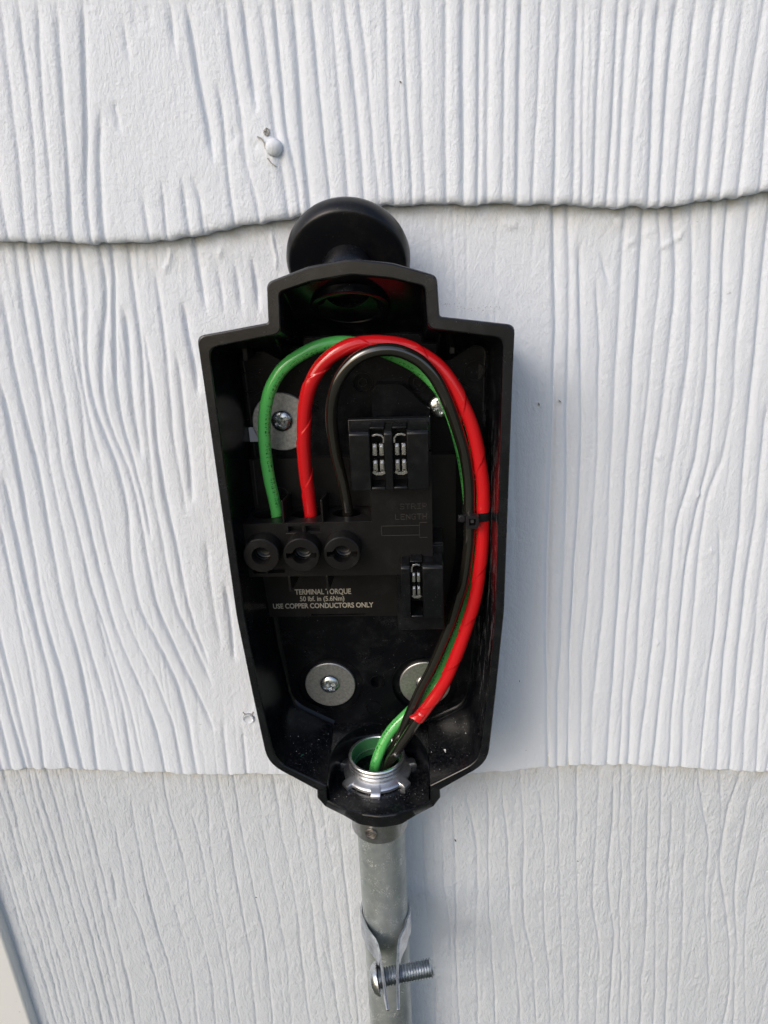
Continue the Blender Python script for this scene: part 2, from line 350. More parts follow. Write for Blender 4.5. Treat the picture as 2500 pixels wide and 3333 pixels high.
GRAIN_MID = [[(-154.0,91),(-154.2,76),(-155.5,59),(-155.7,41),(-155.4,27),(-155.2,16),(-155.8,-2),(-156.3,-21),(-157.1,-51),(-156.2,-73),(-155.3,-95),(-155.9,-118),(-158.8,-160)],[(-143.5,109),(-144.9,91),(-146.5,74),(-146.7,54),(-146.7,41),(-149.1,16),(-149.3,-15),(-149.2,-45),(-149.7,-62),(-148.0,-88),(-146.4,-111),(-145.1,-160)],[(-138.6,108),(-139.6,91),(-140.3,73),(-141.2,54),(-141.3,36),(-143.3,16),(-142.7,-7),(-142.1,-24),(-141.0,-52),(-138.3,-73),(-135.9,-97),(-133.6,-118),(-132.4,-160)],[(-131.7,109),(-132.4,91),(-134.6,67),(-135.4,47),(-136.3,28),(-136.7,16),(-136.0,-12),(-135.2,-42),(-133.8,-64),(-129.6,-90),(-124.5,-112),(-121.3,-136),(-120.9,-160)],[(-124.2,108),(-125.9,91),(-127.9,73),(-128.6,54),(-128.9,37),(-130.6,16),(-129.6,-12),(-128.9,-38),(-126.1,-65),(-121.8,-84),(-116.2,-104),(-111.8,-128),(-110.9,-160)],[(-119.9,108),(-123.0,85),(-125.2,62),(-126.1,43),(-125.4,24),(-123.6,10)],[(-116.7,108),(-115.8,92),(-118.1,79),(-122.0,63),(-123.0,45),(-120.3,28),(-117.4,15),(-115.3,-8),(-118.7,-38),(-118.1,-63),(-111.1,-84),(-105.3,-105),(-103.1,-130),(-103.1,-160)],[(-107.7,108),(-107.1,96),(-108.8,85),(-113.8,69),(-117.2,53),(-117.5,38),(-114.6,21),(-112.1,15),(-110.0,-3),(-110.3,-32),(-109.3,-61),(-103.3,-84),(-96.8,-107),(-89.5,-136)],[(-102.7,107),(-103.3,95),(-107.0,77),(-110.9,53),(-110.9,32),(-108.6,15),(-106.9,-3),(-106.8,-25)],[(-95.2,107),(-95.8,90),(-96.4,72),(-97.5,53),(-99.7,32),(-100.8,15),(-102.0,-3),(-101.1,-38),(-99.2,-63),(-92.7,-84),(-86.9,-107)],[(-101.4,85),(-101.7,72),(-103.4,53),(-105.0,36),(-104.7,15)],[(-94.3,75),(-94.1,61),(-94.3,44),(-96.1,27),(-96.4,15),(-96.6,-4),(-95.0,-22),(-93.9,-53),(-91.2,-74),(-87.1,-94)],[(-85.6,101),(-85.5,84),(-85.9,60),(-86.9,40),(-88.4,27),(-87.7,14),(-87.5,1),(-87.3,-13)],[(-81.1,65),(-81.1,48),(-81.8,31),(-82.5,14),(-84.1,-7)],[(-75.2,86),(-75.3,71),(-73.9,58),(-73.7,44)],[(-66.4,103),(-66.0,88),(-65.6,79)],[(-58.8,101),(-58.0,89),(-58.2,78)],[(-51.2,102),(-50.6,88),(-50.3,76)],[(-43.5,102),(-42.8,87),(-43.0,78)],[(-179.6,-14),(-180.9,-43),(-182.0,-64),(-182.9,-89),(-184.4,-118),(-189.6,-160)],[(-172.5,11),(-173.4,-11),(-173.3,-31),(-174.3,-51),(-174.0,-76),(-173.5,-100),(-174.7,-130),(-175.8,-160)],[(-163.2,53),(-163.6,34),(-164.6,17),(-165.7,-6),(-166.3,-33),(-167.8,-56),(-167.8,-84),(-166.6,-106),(-167.4,-135),(-167.3,-160)],[(-141.3,-63),(-140.3,-78),(-138.5,-101),(-136.6,-124),(-138.7,-160)],[(-79.6,-23),(-80.9,-47),(-80.3,-63),(-79.2,-85)],[(-73.1,-47),(-73.1,-74),(-73.5,-94)],[(-73.8,-131),(-74.5,-147)],[(-84.3,-126),(-84.8,-143)],[(79.9,113),(81.7,88),(83.2,66),(83.5,37),(83.7,10),(83.9,-18),(84.9,-58),(86.2,-96),(89.9,-159)],[(85.5,112),(87.4,88),(88.8,65),(89.7,37),(90.8,10),(92.2,-23),(92.3,-53),(93.2,-86),(92.6,-116),(95.2,-159)],[(90.8,102),(92.5,79),(94.5,58),(95.8,37),(97.2,10),(97.4,-19),(97.6,-63),(97.5,-96),(100.5,-159)],[(98.4,88),(100.0,74),(101.8,58),(103.0,36),(104.6,9),(104.3,-19),(104.6,-58),(104.1,-96),(106.7,-159)],[(99.0,98),(102.4,88),(104.9,82)],[(108.4,105),(108.7,85),(109.0,65),(109.6,44),(110.5,9),(111.8,-32),(112.4,-68),(112.0,-96),(110.8,-126),(112.5,-159)],[(115.4,111),(116.0,97),(116.4,75),(116.9,54),(117.4,32),(117.6,9),(118.4,-24),(119.7,-58),(119.9,-91),(120.2,-126),(121.3,-159)],[(121.7,110),(124.1,96),(124.3,78),(123.9,61),(124.2,40),(124.2,21),(123.9,9),(124.5,-32),(124.9,-63),(124.9,-91),(126.1,-126),(127.5,-159)],[(127.5,110),(130.3,94),(131.4,77),(131.2,57),(130.6,43),(130.7,21),(129.8,9),(129.9,-24),(129.7,-63),(131.1,-96),(130.8,-126),(132.3,-159)],[(133.9,113),(136.7,95),(138.5,77),(139.6,57),(139.5,39),(138.7,21),(138.2,8),(137.1,-20),(137.1,-50),(138.0,-92),(138.1,-127),(137.6,-159)],[(142.9,109),(144.3,90),(145.7,74),(147.6,53),(148.5,35),(148.2,8),(142.9,-24),(143.1,-54),(145.1,-96),(144.9,-127),(145.5,-159)],[(148.3,110),(149.1,96),(151.2,73),(152.0,56),(153.4,35),(154.0,8),(151.0,-16),(149.7,-50),(150.9,-96),(151.6,-127),(153.8,-159)],[(156.7,112),(157.8,93),(158.6,73),(159.0,56),(160.5,35),(159.9,8),(155.3,-8),(154.9,-41),(156.3,-87),(157.6,-127),(160.3,-159)],[(164.7,111),(165.6,89),(166.9,63),(168.0,42),(168.5,24),(169.4,8),(171.8,-25),(172.7,-59),(174.0,-92),(176.1,-127),(178.6,-159)],[(161.7,-23),(164.9,-42),(167.3,-78),(168.1,-117),(169.9,-159)],[(175.3,34),(176.7,7),(178.1,-17),(178.5,-51),(181.1,-97),(183.4,-137),(185.5,-159)],[(183.5,-9),(185.3,-60),(187.7,-97),(190.2,-137),(192.5,-159)],[(191.3,-69),(194.0,-107),(199.4,-159)]]
GRAIN_LOW = [[(-165.3,-234),(-165.2,-248),(-167.8,-270)],[(-156.4,-199),(-157.6,-225),(-159.1,-260),(-155.5,-289),(-153.4,-329),(-153.2,-385)],[(-144.3,-183),(-146.1,-216),(-146.5,-251),(-145.5,-279),(-143.0,-318),(-142.4,-384)],[(-134.5,-186),(-135.4,-216),(-132.8,-251),(-130.0,-279),(-128.5,-318),(-130.0,-349),(-131.7,-384)],[(-122.8,-169),(-123.6,-199),(-120.1,-230),(-120.4,-260),(-117.2,-298),(-116.7,-338),(-119.6,-384)],[(-111.7,-189),(-108.9,-216),(-108.4,-242),(-107.8,-269),(-106.9,-318),(-108.9,-384)],[(-100.2,-170),(-102.3,-216),(-103.2,-260),(-102.6,-318),(-102.9,-383)],[(-92.6,-170),(-90.4,-216),(-89.9,-269),(-88.6,-307),(-92.3,-383)],[(-83.6,-169),(-82.6,-216),(-80.7,-260),(-77.7,-298),(-79.8,-348),(-81.7,-383)],[(-69.9,-170),(-70.8,-216),(-67.1,-260),(-65.9,-307),(-68.2,-382)],[(-61.1,-170),(-59.0,-216),(-56.2,-260),(-56.0,-307),(-56.2,-382)],[(-52.7,-174),(-49.9,-216),(-46.8,-260),(-46.2,-307),(-44.3,-382)],[(-43.0,-178),(-39.5,-216),(-39.3,-269),(-37.7,-327),(-35.3,-382)],[(-35.8,-183),(-32.3,-224),(-31.2,-268),(-29.1,-326),(-27.9,-382)],[(-26.8,-199),(-24.7,-250),(-23.8,-306),(-23.5,-381)],[(-42.7,-297),(-39.9,-317),(-36.1,-347)],[(21.0,-196),(21.3,-250),(25.8,-306),(27.7,-380)],[(31.1,-186),(32.1,-216),(33.7,-250),(36.9,-286),(37.9,-380)],[(38.6,-183),(40.3,-232),(40.2,-286),(42.3,-380)],[(45.9,-177),(52.4,-219),(52.8,-259),(52.5,-305),(54.6,-379)],[(58.1,-172),(59.0,-232),(62.1,-305),(66.9,-379)],[(65.4,-174),(70.1,-215),(72.0,-267),(78.0,-315),(82.1,-379)],[(75.5,-168),(78.9,-215),(80.9,-276),(87.6,-314),(92.9,-378)],[(86.0,-175),(90.2,-215),(92.8,-276),(97.2,-314),(101.5,-378)],[(95.8,-166),(98.9,-215),(103.2,-286),(107.2,-324),(110.8,-378)],[(106.0,-166),(108.3,-215),(112.7,-267),(120.1,-378)],[(117.7,-163),(118.9,-215),(121.1,-267),(127.0,-294),(129.1,-344),(130.1,-378)],[(126.2,-174),(127.6,-215),(127.6,-240),(134.9,-285),(137.4,-344),(139.3,-377)],[(129.5,-163),(131.2,-199),(135.8,-240),(136.1,-267),(141.9,-314),(145.7,-377)],[(134.7,-162),(138.7,-215),(143.2,-267),(146.6,-313),(151.3,-377)],[(144.7,-174),(149.6,-232),(154.0,-285),(155.8,-333),(159.1,-377)],[(151.3,-164),(154.7,-215),(157.1,-258),(162.0,-313),(167.6,-376)],[(158.4,-186),(162.0,-232),(165.7,-266),(169.4,-313),(175.3,-376)],[(165.0,-176),(170.1,-232),(175.5,-284),(178.2,-333),(182.3,-376)],[(170.2,-165),(177.3,-199),(182.3,-215),(184.1,-249),(189.1,-284),(195.2,-322)],[(181.5,-167),(189.0,-215),(188.3,-257),(194.1,-303),(200.5,-376)],[(192.2,-168),(189.3,-199),(191.1,-240),(202.1,-284),(209.9,-332),(210.3,-375)],[(199.8,-173),(200.0,-215),(201.0,-257),(208.6,-293),(217.2,-375)],[(209.7,-191),(209.7,-231),(209.8,-266),(216.6,-322),(225.5,-375)]]
# ------------------------------------------------------------------ ground
g_ = M(); g_.add([(-40000, -40000, -1400), (40000, -40000, -1400), (40000, 3000, -1400), (-40000, 3000, -1400)], [(0, 1, 2, 3)])
t = NT('lawn'); t.set(Base_Color=t.mix(t.ramp(t.noise(1.2, 6, .6), .35, .65), (.05, .06, .03), (.10, .10, .07)), Roughness=.9)
o = g_.build('ground', t.m, None, weld=False); o['kind'] = 'structure'
# ------------------------------------------------------------------ shingle wall
rng = np.random.default_rng(7)
def vnoise(X, Z, sx, sz, seed):
    r = np.random.default_rng(seed); gx = X/sx; gz = Z/sz
    x0 = np.floor(gx).astype(int); z0 = np.floor(gz).astype(int)
    ox, oz = x0.min(), z0.min(); G = r.random((x0.max()-ox+2, z0.max()-oz+2))*2-1
    fx = gx-x0; fz = gz-z0; fx = fx*fx*(3-2*fx); fz = fz*fz*(3-2*fz); i = x0-ox; j = z0-oz
    return (G[i, j]*(1-fx)+G[i+1, j]*fx)*(1-fz)+(G[i, j+1]*(1-fx)+G[i+1, j+1]*fx)*fz
def extend(gr, lo, hi, ztop, zbot, seed, gap=(4.5, 7.5)):
    """more grain lines beyond the part in view"""
    r = random.Random(seed); out = list(gr)
    xs = [p[0] for g in gr for p in g]; a = min(xs); b = max(xs)
    x = b+5
    while x < hi: out.append([(x-r.uniform(-2, 3), ztop), (x, (ztop+zbot)/2), (x+r.uniform(0, 8), zbot)]); x += r.uniform(*gap)
    x = a-4
    while x > lo: out.append([(x+r.uniform(-1, 4), ztop), (x, (ztop+zbot)/2), (x-r.uniform(0, 6), zbot)]); x -= r.uniform(*gap)
    return out
def grain_height(X, Z, grooves, ztop, zbot, depth, width, wob, seed, tails=True):
    """X, Z: grids of shape (rows, cols) with X constant down a column. returns relief in mm (negative = groove)"""
    H = np.zeros_like(X); xs = X[0]; zr = Z.mean(axis=1)
    r = np.random.default_rng(seed); ridge = np.full_like(X, 99.)
    for g in grooves:
        g = sorted(g, key=lambda p: p[1]); gz = np.array([p[1] for p in g], float); gx = np.array([p[0] for p in g], float)
        zs, ze = gz[0], gz[-1]
        if ze > ztop-22: ze = ztop+60
        if zs < zbot+22: zs = zbot-60
        k = r.uniform(.55, 1.15)*depth; wd = width*r.uniform(.8, 1.3); ph = r.uniform(0, 6)
        lo = np.interp(zr, gz, gx); 
        if len(g) > 1:
            s1 = (gx[-1]-gx[-2])/(gz[-1]-gz[-2]); s0 = (gx[1]-gx[0])/(gz[1]-gz[0])
            lo = np.where(zr > gz[-1], gx[-1]+s1*(zr-gz[-1])*.7, lo); lo = np.where(zr < gz[0], gx[0]+s0*(zr-gz[0])*.7, lo)
        kk = np.hanning(2*9+1); kk /= kk.sum(); lo = np.convolve(np.pad(lo, 9, mode='edge'), kk, 'valid')
        lo = lo+wob*(np.sin(zr/7.3+ph)*.35+np.sin(zr/17.+ph*2)*.5+np.sin(zr/3.1+ph*3)*.12)
        env = np.clip((ze-zr)/9, 0, 1)*np.clip((zr-zs)/9, 0, 1)
        env = env*(.8+.2*np.sin(zr/23+ph))
        c0 = np.searchsorted(xs, lo.min()-7); c1 = np.searchsorted(xs, lo.max()+7)
        if c1 <= c0: continue
        dx = X[:, c0:c1]-lo[:, None]
        prof = -1.05*np.exp(-(np.abs(dx)/(.95*wd))**1.7)-.36*np.exp(-(dx/2.4)**2)+.10*np.exp(-((dx+2.6*wd)/(1.3*wd))**2)
        H[:, c0:c1] += k*env[:, None]*prof
    return np.clip(H, -depth*1.5, depth)
def course(name, mat, ztop, zbf, yf, grooves, depth, width, wob, rough, lipr, thick, seed, x0=-330, x1=300, dx=.5, dz=1.15, parent=None, bumps=(), dirt_top=None):
    xs = np.arange(x0, x1+.01, dx); zb = zbf(xs)
    nz = int((ztop-zb.min())/dz); t = np.linspace(0, 1, nz)
    zend = zb+lipr
    X = np.repeat(xs[None, :], nz, 0); Z = ztop+(zend[None, :]-ztop)*t[:, None]
    H = grain_height(X, Z, grooves, ztop, zb.mean(), depth, width, wob, seed)
    H += rough*(vnoise(X, Z, 2.2, 3.0, seed+1)*.45+vnoise(X, Z, 5, 9, seed+2)*.6+vnoise(X, Z, 1.1, 1.3, seed+3)*.22)+.5*vnoise(X, Z, 60, 90, seed+4)
    # fine secondary grain between the main grooves
    W = X+2.2*vnoise(X, Z, 30, 40, seed+6)+(X < -60)*(-.04)*(Z-Z.mean())
    H -= .42*np.clip(vnoise(W, Z, 1.35, 34, seed+7)-.22, 0, 1)*(.35+.5*np.clip(vnoise(X, Z, 22, 50, seed+8)+.6, 0, 1))*(1-np.exp(-((X+78)/24)**2-((Z-160)/32)**2)*(seed == 11))
    for bx, bz, br, bh in bumps: H += bh*np.exp(-(((X-bx)**2+(Z-bz)**2)/br**2))
    Y = yf(X, Z)-H
    rows = [(X, Y, Z)]
    sc = H[-1]; last = Y[-1]
    for a in np.linspace(0, math.pi/2, 6)[1:]:
        rows.append((xs[None], (last+.6*lipr*(1-math.cos(a)))[None], (zend-lipr*math.sin(a)+sc*.25*0)[None]))
    rows.append((xs[None], (last+thick)[None], (zb+.0)[None]))
    X = np.concatenate([np.broadcast_to(r[0], (len(r[2]), len(xs))) for r in rows]); Y = np.concatenate([r[1] for r in rows]); Z = np.concatenate([r[2] for r in rows])
    # the sawn lower edge is slightly ragged
    edge = np.zeros_like(Z); edge[nz-3:] = 1
    Z = Z+edge*(.35*vnoise(X, X*0, 3.1, 5, seed+9)+.35*H[-1][None, :])
    n, m_ = X.shape
    V = np.stack([X, Y, Z], -1).reshape(-1, 3)*MM
    idx = np.arange(n*m_).reshape(n, m_)
    F = np.stack([idx[:-1, :-1], idx[1:, :-1], idx[1:, 1:], idx[:-1, 1:]], -1).reshape(-1, 4)
    me = bpy.data.meshes.new(name); me.vertices.add(len(V)); me.vertices.foreach_set('co', V.ravel())
    me.loops.add(F.size); me.loops.foreach_set('vertex_index', F.ravel()); me.polygons.add(len(F))
    me.polygons.foreach_set('loop_start', np.arange(0, F.size, 4)); me.polygons.foreach_set('loop_total', np.full(len(F), 4))
    me.polygons.foreach_set('use_smooth', np.ones(len(F), bool)); me.update(calc_edges=True)
    at = me.attributes.new('dirt', 'FLOAT', 'POINT')
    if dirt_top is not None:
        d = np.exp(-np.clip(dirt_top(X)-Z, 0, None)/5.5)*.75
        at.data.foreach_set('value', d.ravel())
    me.materials.append(mat)
    o = bpy.data.objects.new(name, me); col.objects.link(o); o.parent = parent
    return o
e1x = [-400, -149, -110, -80, -61, -41, -22, 12, 44, 58, 86, 108, 126, 144, 162, 400]
e1z = [118, 111.7, 109.3, 108.5, 110.9, 113.6, 115.4, 118.7, 117.4, 117.3, 115.3, 113.5, 113.6, 115.4, 117.1, 121]
e2x = [-400, -216, -177, -139, -102, -64, -20, 54, 82, 105, 129, 152, 176, 206, 400]
e2z = [-162, -162.9, -161.8, -163.9, -166.1, -165.7, -167, -165.8, -162.4, -160.7, -160.3, -161.5, -163.5, -165.8, -167]
def sm(ex, ez):
    def f(x):
        a = np.interp(x, ex, ez); a = sum(np.interp(x+d, ex, ez) for d in (-9, -6, -3, 0, 3, 6, 9))/7
        return a+.25*np.sin(x/4.1)+.2*np.sin(x/1.9)
    return f
def run(pts, r, h):
    out = []
    for (x0, z0), (x1, z1) in zip(pts, pts[1:]):
        k_ = max(1, int(math.hypot(x1-x0, z1-z0)/.7))
        out += [(x0+(x1-x0)*i/k_, z0+(z1-z0)*i/k_, r, h) for i in range(k_)]
    return out
edge1, edge2 = sm(e1x, e1z), sm(e2x, e2z)
wall = thing('shingle_wall', 'white painted wood grain shingle wall behind the black wiring box', 'wall')
course('siding_board', M_paint, 260, edge1, lambda X, Z: -3.2-(260-Z)*.016, extend(GRAIN_TOP, -330, 300, 200, 113, 3), 1.3, .85, .25, .11, 3.0, 7, 11, parent=wall,
       bumps=[(-29.5, 139, 5, .7), (-44, 146, 1.6, -.5), (-46.5, 143, 1.2, -.4), (-37, 141.5, 1.3, -.5), (-58, 128, 1.2, .3), (40, 150, 1.2, .4)])
course('siding_board', M_paint, 124, edge2, lambda X, Z: .9-(124-Z)*.0085, extend(GRAIN_MID, -330, 300, 110, -163, 4), 1.3, .9, .3, .12, .7, 2.2, 23, parent=wall, dirt_top=lambda X: edge1(X),
       bumps=run([(-77.5, 105), (-78.4, 101.4), (-80.9, 98.2)], .9, .35)+[(-80.5, 98, 1.3, .7)]+run([(-56, 104.2), (-58, 101.7)], .9, .4)+run([(-34.6, 109.7), (-34.3, 104.7), (-33.2, 100.4), (-34.4, 96.1)], .7, .45)+run([(123.5, 98.6), (127.3, 100.4), (130.1, 101.8), (132, 104.8)], .75, .4)+run([(110, 99.8), (113.3, 101.9)], .7, .4)+run([(116.5, 103), (118.3, 104.5)], .7, .35)+run([(60.4, 109.9), (63.1, 108.6), (65.8, 109.7)], .8, .4)+[(106.5, 108.3, 1.6, .6), (131.5, 10, .9, .8), (151, -8, 1.0, 1.0), (160, -36, .8, .8), (140, -85, .9, .8), (-66, -131, 9, .5)])
course('siding_board', M_paint_rough_shaded, -150, lambda x: np.full_like(x, -460.), lambda X, Z: .35-(-150-Z)*.003, extend(GRAIN_LOW, -330, 300, -165, -460, 5), .75, .65, .55, .30, .5, 3, 37, parent=wall, dz=1.4, dirt_top=lambda X: edge2(X)-1)
# paint-covered nails and paint runs
n_ = M(); n_.lathe([(0, 1.9), (1.2, 1.75), (2.2, 1.3), (3.0, .55), (3.3, -.2), (3.1, -1.4)], (-29.3, -6.6, 140.2), (.15, -1, -.25), 28)
o = n_.build('nail_head', M_paint, wall, 60); o['label'] = 'domed nail head under white paint above the box'
n_ = M(); n_.lathe([(2.9, .6), (2.7, .75), (2.4, .3), (0, .25)], (-69.8, -1.9, -128.3), (0, -1, -.1), 20)
n_.lathe([(.4, .5), (.0, .6)], (-71.5, -1.9, -126.5), (0, -1, 0), 8)
o = n_.build('nail_head', M_paint, wall, 60); o['label'] = 'flat painted nail head low beside the box'
crk = M()
def crack(pts, y, w=.35):
    for (a, b), (c, d) in zip(pts, pts[1:]):
        L = math.hypot(c-a, d-b) or 1; nx, nz = -(d-b)/L*w/2, (c-a)/L*w/2
        crk.prism([(a+nx, b+nz), (c+nx, d+nz), (c-nx, d-nz), (a-nx, b-nz)], y-.12, y+.5)
crack([(-35.5, 144.3), (-34, 143.6), (-33, 142), (-32.7, 140)], -6.1, .5); crack([(-32.3, 136.8), (-31, 135), (-29.4, 133.9)], -6.2, .4)
crack([(-32.8, 145.9), (-31.4, 147.0), (-31, 145.2), (-32.2, 144.7), (-32.8, 145.9)], -6.0, .7)
crack([(-72.6, -124.6), (-71.3, -126)], -1.7, .3); crack([(-68.2, -126), (-67, -124.4)], -1.7, .3)
for a in range(0, 300, 24): crack([(-69.8+2.95*math.cos(R(a)), -128.3+2.95*math.sin(R(a))), (-69.8+2.95*math.cos(R(a+24)), -128.3+2.95*math.sin(R(a+24)))], -1.75, .28)
crk.build('paint_crack', flat('crack_grey', (.36, .35, .33), .8), wall)
sp = M(); rr = random.Random(5)
for x, z, y in [(77, 36, -.5), (86, 37, -.4), (40, -215, .1), (-80, -260, .2), (110, -230, .2), (20, 160, -5.3), (72.8, -107, -.8)]:
    a = rr.uniform(0, 3); L = rr.uniform(.35, .8); w = .18
    sp.prism([(x+math.cos(a)*L, z+math.sin(a)*L), (x+math.cos(a+1.6)*w, z+math.sin(a+1.6)*w), (x-math.cos(a)*L, z-math.sin(a)*L), (x-math.cos(a+1.6)*w, z-math.sin(a+1.6)*w)], y-.5, y+1)
sp.build('dirt_fleck', flat('dirt_brown', (.10, .08, .06), .9), wall)

tb = M(); tb.prism([(-330, -6.5), (-242.2, -6.5), (-241.1, -5.4), (-240.9, 8), (-330, 8)], -470, 265, 'z')
o = tb.build('trim_board', M_trim, None, bevel=.8); tag(o, 'smooth white trim board standing at the lower left edge of the wall', 'trim board')

# ------------------------------------------------------------------ wiring box
CX = 1.0
box = thing('wiring_box', 'open black plastic wiring box fixed to the white shingle wall', 'wiring box', (CX, 0, -30))
O = [(0, 99.3), (15, 97.2), (30.6, 92.3), (31.4, 78.3), (58.6, 74.4), (58.3, 56), (57.4, -43), (54.8, -82), (51.7, -122.3), (29.4, -138.3), (29.6, -143), (26.2, -148.2), (18, -153.6), (10.5, -159.6), (0, -162)]
I = [(0, 93.8), (14.5, 92), (26.2, 88.9), (27, 74.3), (54.4, 69.9), (54.4, 56), (53.7, -43), (51.3, -82), (47.7, -121.2), (24.5, -135.4), (24.6, -140), (24.7, -144.4), (16, -149.9), (8, -152.8), (0, -154)]
RO = [20, 22, 3.2, 1.2, 3.2, 30, 60, 60, 17, .6, 1, 2, 6, 8, 14]
RI = [20, 22, 2.6, 3.0, 4.2, 30, 60, 60, 15, .5, 1, .5, 6, 8, 14]
def sym(P, Rr, mod=None):
    """mirror the right half into a closed loop; index of source corner is returned too"""
    full = [(x+CX, z) for x, z in P]+[(CX-x, z) for x, z in P[-2:0:-1]]
    rad = Rr+Rr[-2:0:-1]; return fillet(full, rad, 5)
def offs(A, B, t): return [(a[0]+(b[0]-a[0])*t, a[1]+(b[1]-a[1])*t) for a, b in zip(A, B)]
Ol, Il = sym(O, RO), sym(I, RI)
YF = -43.5
def back_o(x, z):
    if z > 76: return (CX+(x-CX)*.99, z-25)
    if z > 60: return (CX+(x-CX)*.985, z-8)
    return (CX+(x-CX)*.985, z+1.5 if z < -100 else z)
Ob = [back_o(*p) for p in Ol]
h = M()
L3 = lambda l, y: [(p[0], y, p[1]) for p in l]
def nose(l, src, dst):
    """the foot of the rim is not flat: the port shelf juts forward in the middle and its edge is level"""
    out = []
    for x, z in l:
        if z > src[0] or abs(x-CX) > 31: out.append((x, YF, z)); continue
        zt = float(np.interp(-z, [-s for s in src], dst)); t = (zt-100)/(z-100)
        out.append((23.4+(x-23.4)*t, -300+256.5*t, zt))
    return out
O3 = nose(Ol, [-138.3, -143, -148.2, -153.6, -162], [-138.3, -144.6, -151.4, -153.6, -154])
I3 = nose(Il, [-135.4, -140, -144.4, -155], [-135.4, -141, -146.6, -146.6])
mix3 = lambda t, dy: [tuple(Vector(p)*(1-t)+Vector(q)*t+Vector((0, dy, 0))) for p, q in zip(O3, I3)]
h.loft([L3(Ob, 1.5), mix3(0, .9)])
rm = M(); rm.loft([mix3(0, .9), mix3(.05, .3), mix3(.14, 0), mix3(.90, 0), mix3(.97, .25), mix3(1, .8)]); rm.build('rim', M_rim, box, 24)
# inner walls, open at the foot where the port well is
n = len(Il); half = 15*6
iL = 9*6+5                      # loop index just past the corner at the well (right side)
seq = [i % n for i in range(-(iL), iL+1)]
YB = -6.0
def back_i(x, z):
    s = 1 if x > CX else -1; ax = abs(x-CX)
    if z > 75.5: return (CX+(x-CX)*.96, 69.2+(z-75.5)*.10)
    if z > 66: return (CX+s*max(ax-1.2, ax*.96), z-6.5 if ax > 30 else 66.4)
    if z < -110: return (CX+s*(ax-(1.6 if ax > 30 else 0)), z+5.5+(1.4 if ax < 30 else 0))
    return (CX+s*(ax-1.5), z)
A = [Il[i] for i in seq]; B = [back_i(*p) for p in A]
cx_, cz_ = CX, -25
def shrink(p, d):
    v = Vector((cx_-p[0], max(-70, min(20, p[1]))-p[1])); v = v.normalized() if v.length > 1e-6 else v
    return (p[0]+v.x*d, p[1]+v.y*d)
A3 = [(I3[i][0], I3[i][1]+.8, I3[i][2]) for i in seq]
lip3 = [(CX+(q[0]-CX)*.995, -38.5, q[2]-.5) if q[2] > 75.5 else (q[0]+(bb[0]-q[0])*.12, q[1]+(YB-q[1])*.12, q[2]+(bb[1]-q[2])*.12) for q, bb in zip(A3, B)]
h.loft([A3, lip3, L3([(a[0]+(b[0]-a[0])*.95, a[1]+(b[1]-a[1])*.95) for a, b in zip(A, B)], YB-2.2), L3([shrink(b, .5) for b in B], YB-.8), L3([shrink(b, 1.6) for b in B], YB+.1), L3([shrink(b, 5) for b in B], YB+.4)], closed=False)
# floor round the port well and the well itself
zf = lambda y: -135.4+(y-YF)/(YB-YF)*6.9
arc = [(24.5, YF+.8), (24.4, -38), (24.4, -30)]+[(24.4*math.cos(a), -30+23.6*math.sin(a)) for a in [math.pi*i/36 for i in range(1, 36)]]+[(-24.4, -30), (-24.4, -38), (-24.5, YF+.8)]
well_z = -146.6
h.loft([[(CX+x, y, zf(y)) for x, y in arc], [(CX+x*.985, y, zf(y)-1.0) for x, y in arc], [(CX+x*.985, max(y, -40.5), well_z) for x, y in arc]], closed=False)
h.loft([[(CX+x, y, zf(y)) for x, y in arc[2:-2]], [(CX+x, YB+.4, zf(YB)+.3) for x, y in arc[2:-2]]], closed=False)
fl = [(CX+x*.985, y) for x, y in arc]
front = [Il[i] for i in range(iL, 15*6*2-iL+6) if True]
cfront = sorted([p for p in Il if p[1] < -136 and abs(p[0]-CX) < 24.8], key=lambda p: p[0])
poly = [(p[0], p[1]) for p in fl]
# platform: flat round the port, dipping to the front lip
b0 = len(h.v)
xsn = np.linspace(-24.2, 24.2, 25)
def lipz(x):
    xs_ = [p[0]-CX for p in cfront]; zs_ = [p[1] for p in cfront]; return float(np.interp(x, xs_, zs_))
def backy(x): return -30+23.6*math.sqrt(max(0, 1-(x/24.4)**2))
foot = sorted([p for p in I3 if p[2] < -146.5], key=lambda p: p[0])
fx = [p[0]-CX for p in foot]; fy = [p[1] for p in foot]
rows = []
for s in (0, .33, .66, 1): rows.append([(CX+x, backy(x)+(-38-backy(x))*s, well_z) for x in xsn])
rows.append([(CX+x, float(np.interp(x, fx, fy))+.8, well_z) for x in xsn])
h.loft(rows, closed=False)
h.build('housing', M_housing, box, 24)

# moulded back panel with recesses
Bp = [shrink(b, 2.5) for b in B]
bp = [p for i, p in enumerate(Bp) if i == 0 or (Vector(p)-Vector(Bp[i-1])).length > .35]
if (Vector(bp[0])-Vector(bp[-1])).length < .3: bp.pop()
holes = [circle(-24.0, -104.9, 16.4, 56), circle(24.3, -104.9, 16.4, 56), circle(.3, 48.7, 4.0, 28), circle(23.9, 48.0, 4.0, 28), circle(.2, -102.9, 3.3, 28), circle(48.3, 52.2, 3.6, 28)]
p = M(); p.plate(bp, holes, YB-.3, YB+4, [2.0, 2.0, 3.2, 3.2, 3.0, .8])
p.build('back_panel', M_panel, box, 30)
for x, z, r in [(.3, 48.7, 4.0), (23.9, 48.0, 4.0), (48.3, 52.2, 4.0), (-49, 50.5, 4.0), (.2, -102.9, 3.3), (-2.5, -118.5, 3.6)]: d = M(); d.ring(x, z, r, .45, YB-.3, .45); d.build('moulded_ring', M_panel, box, 40)
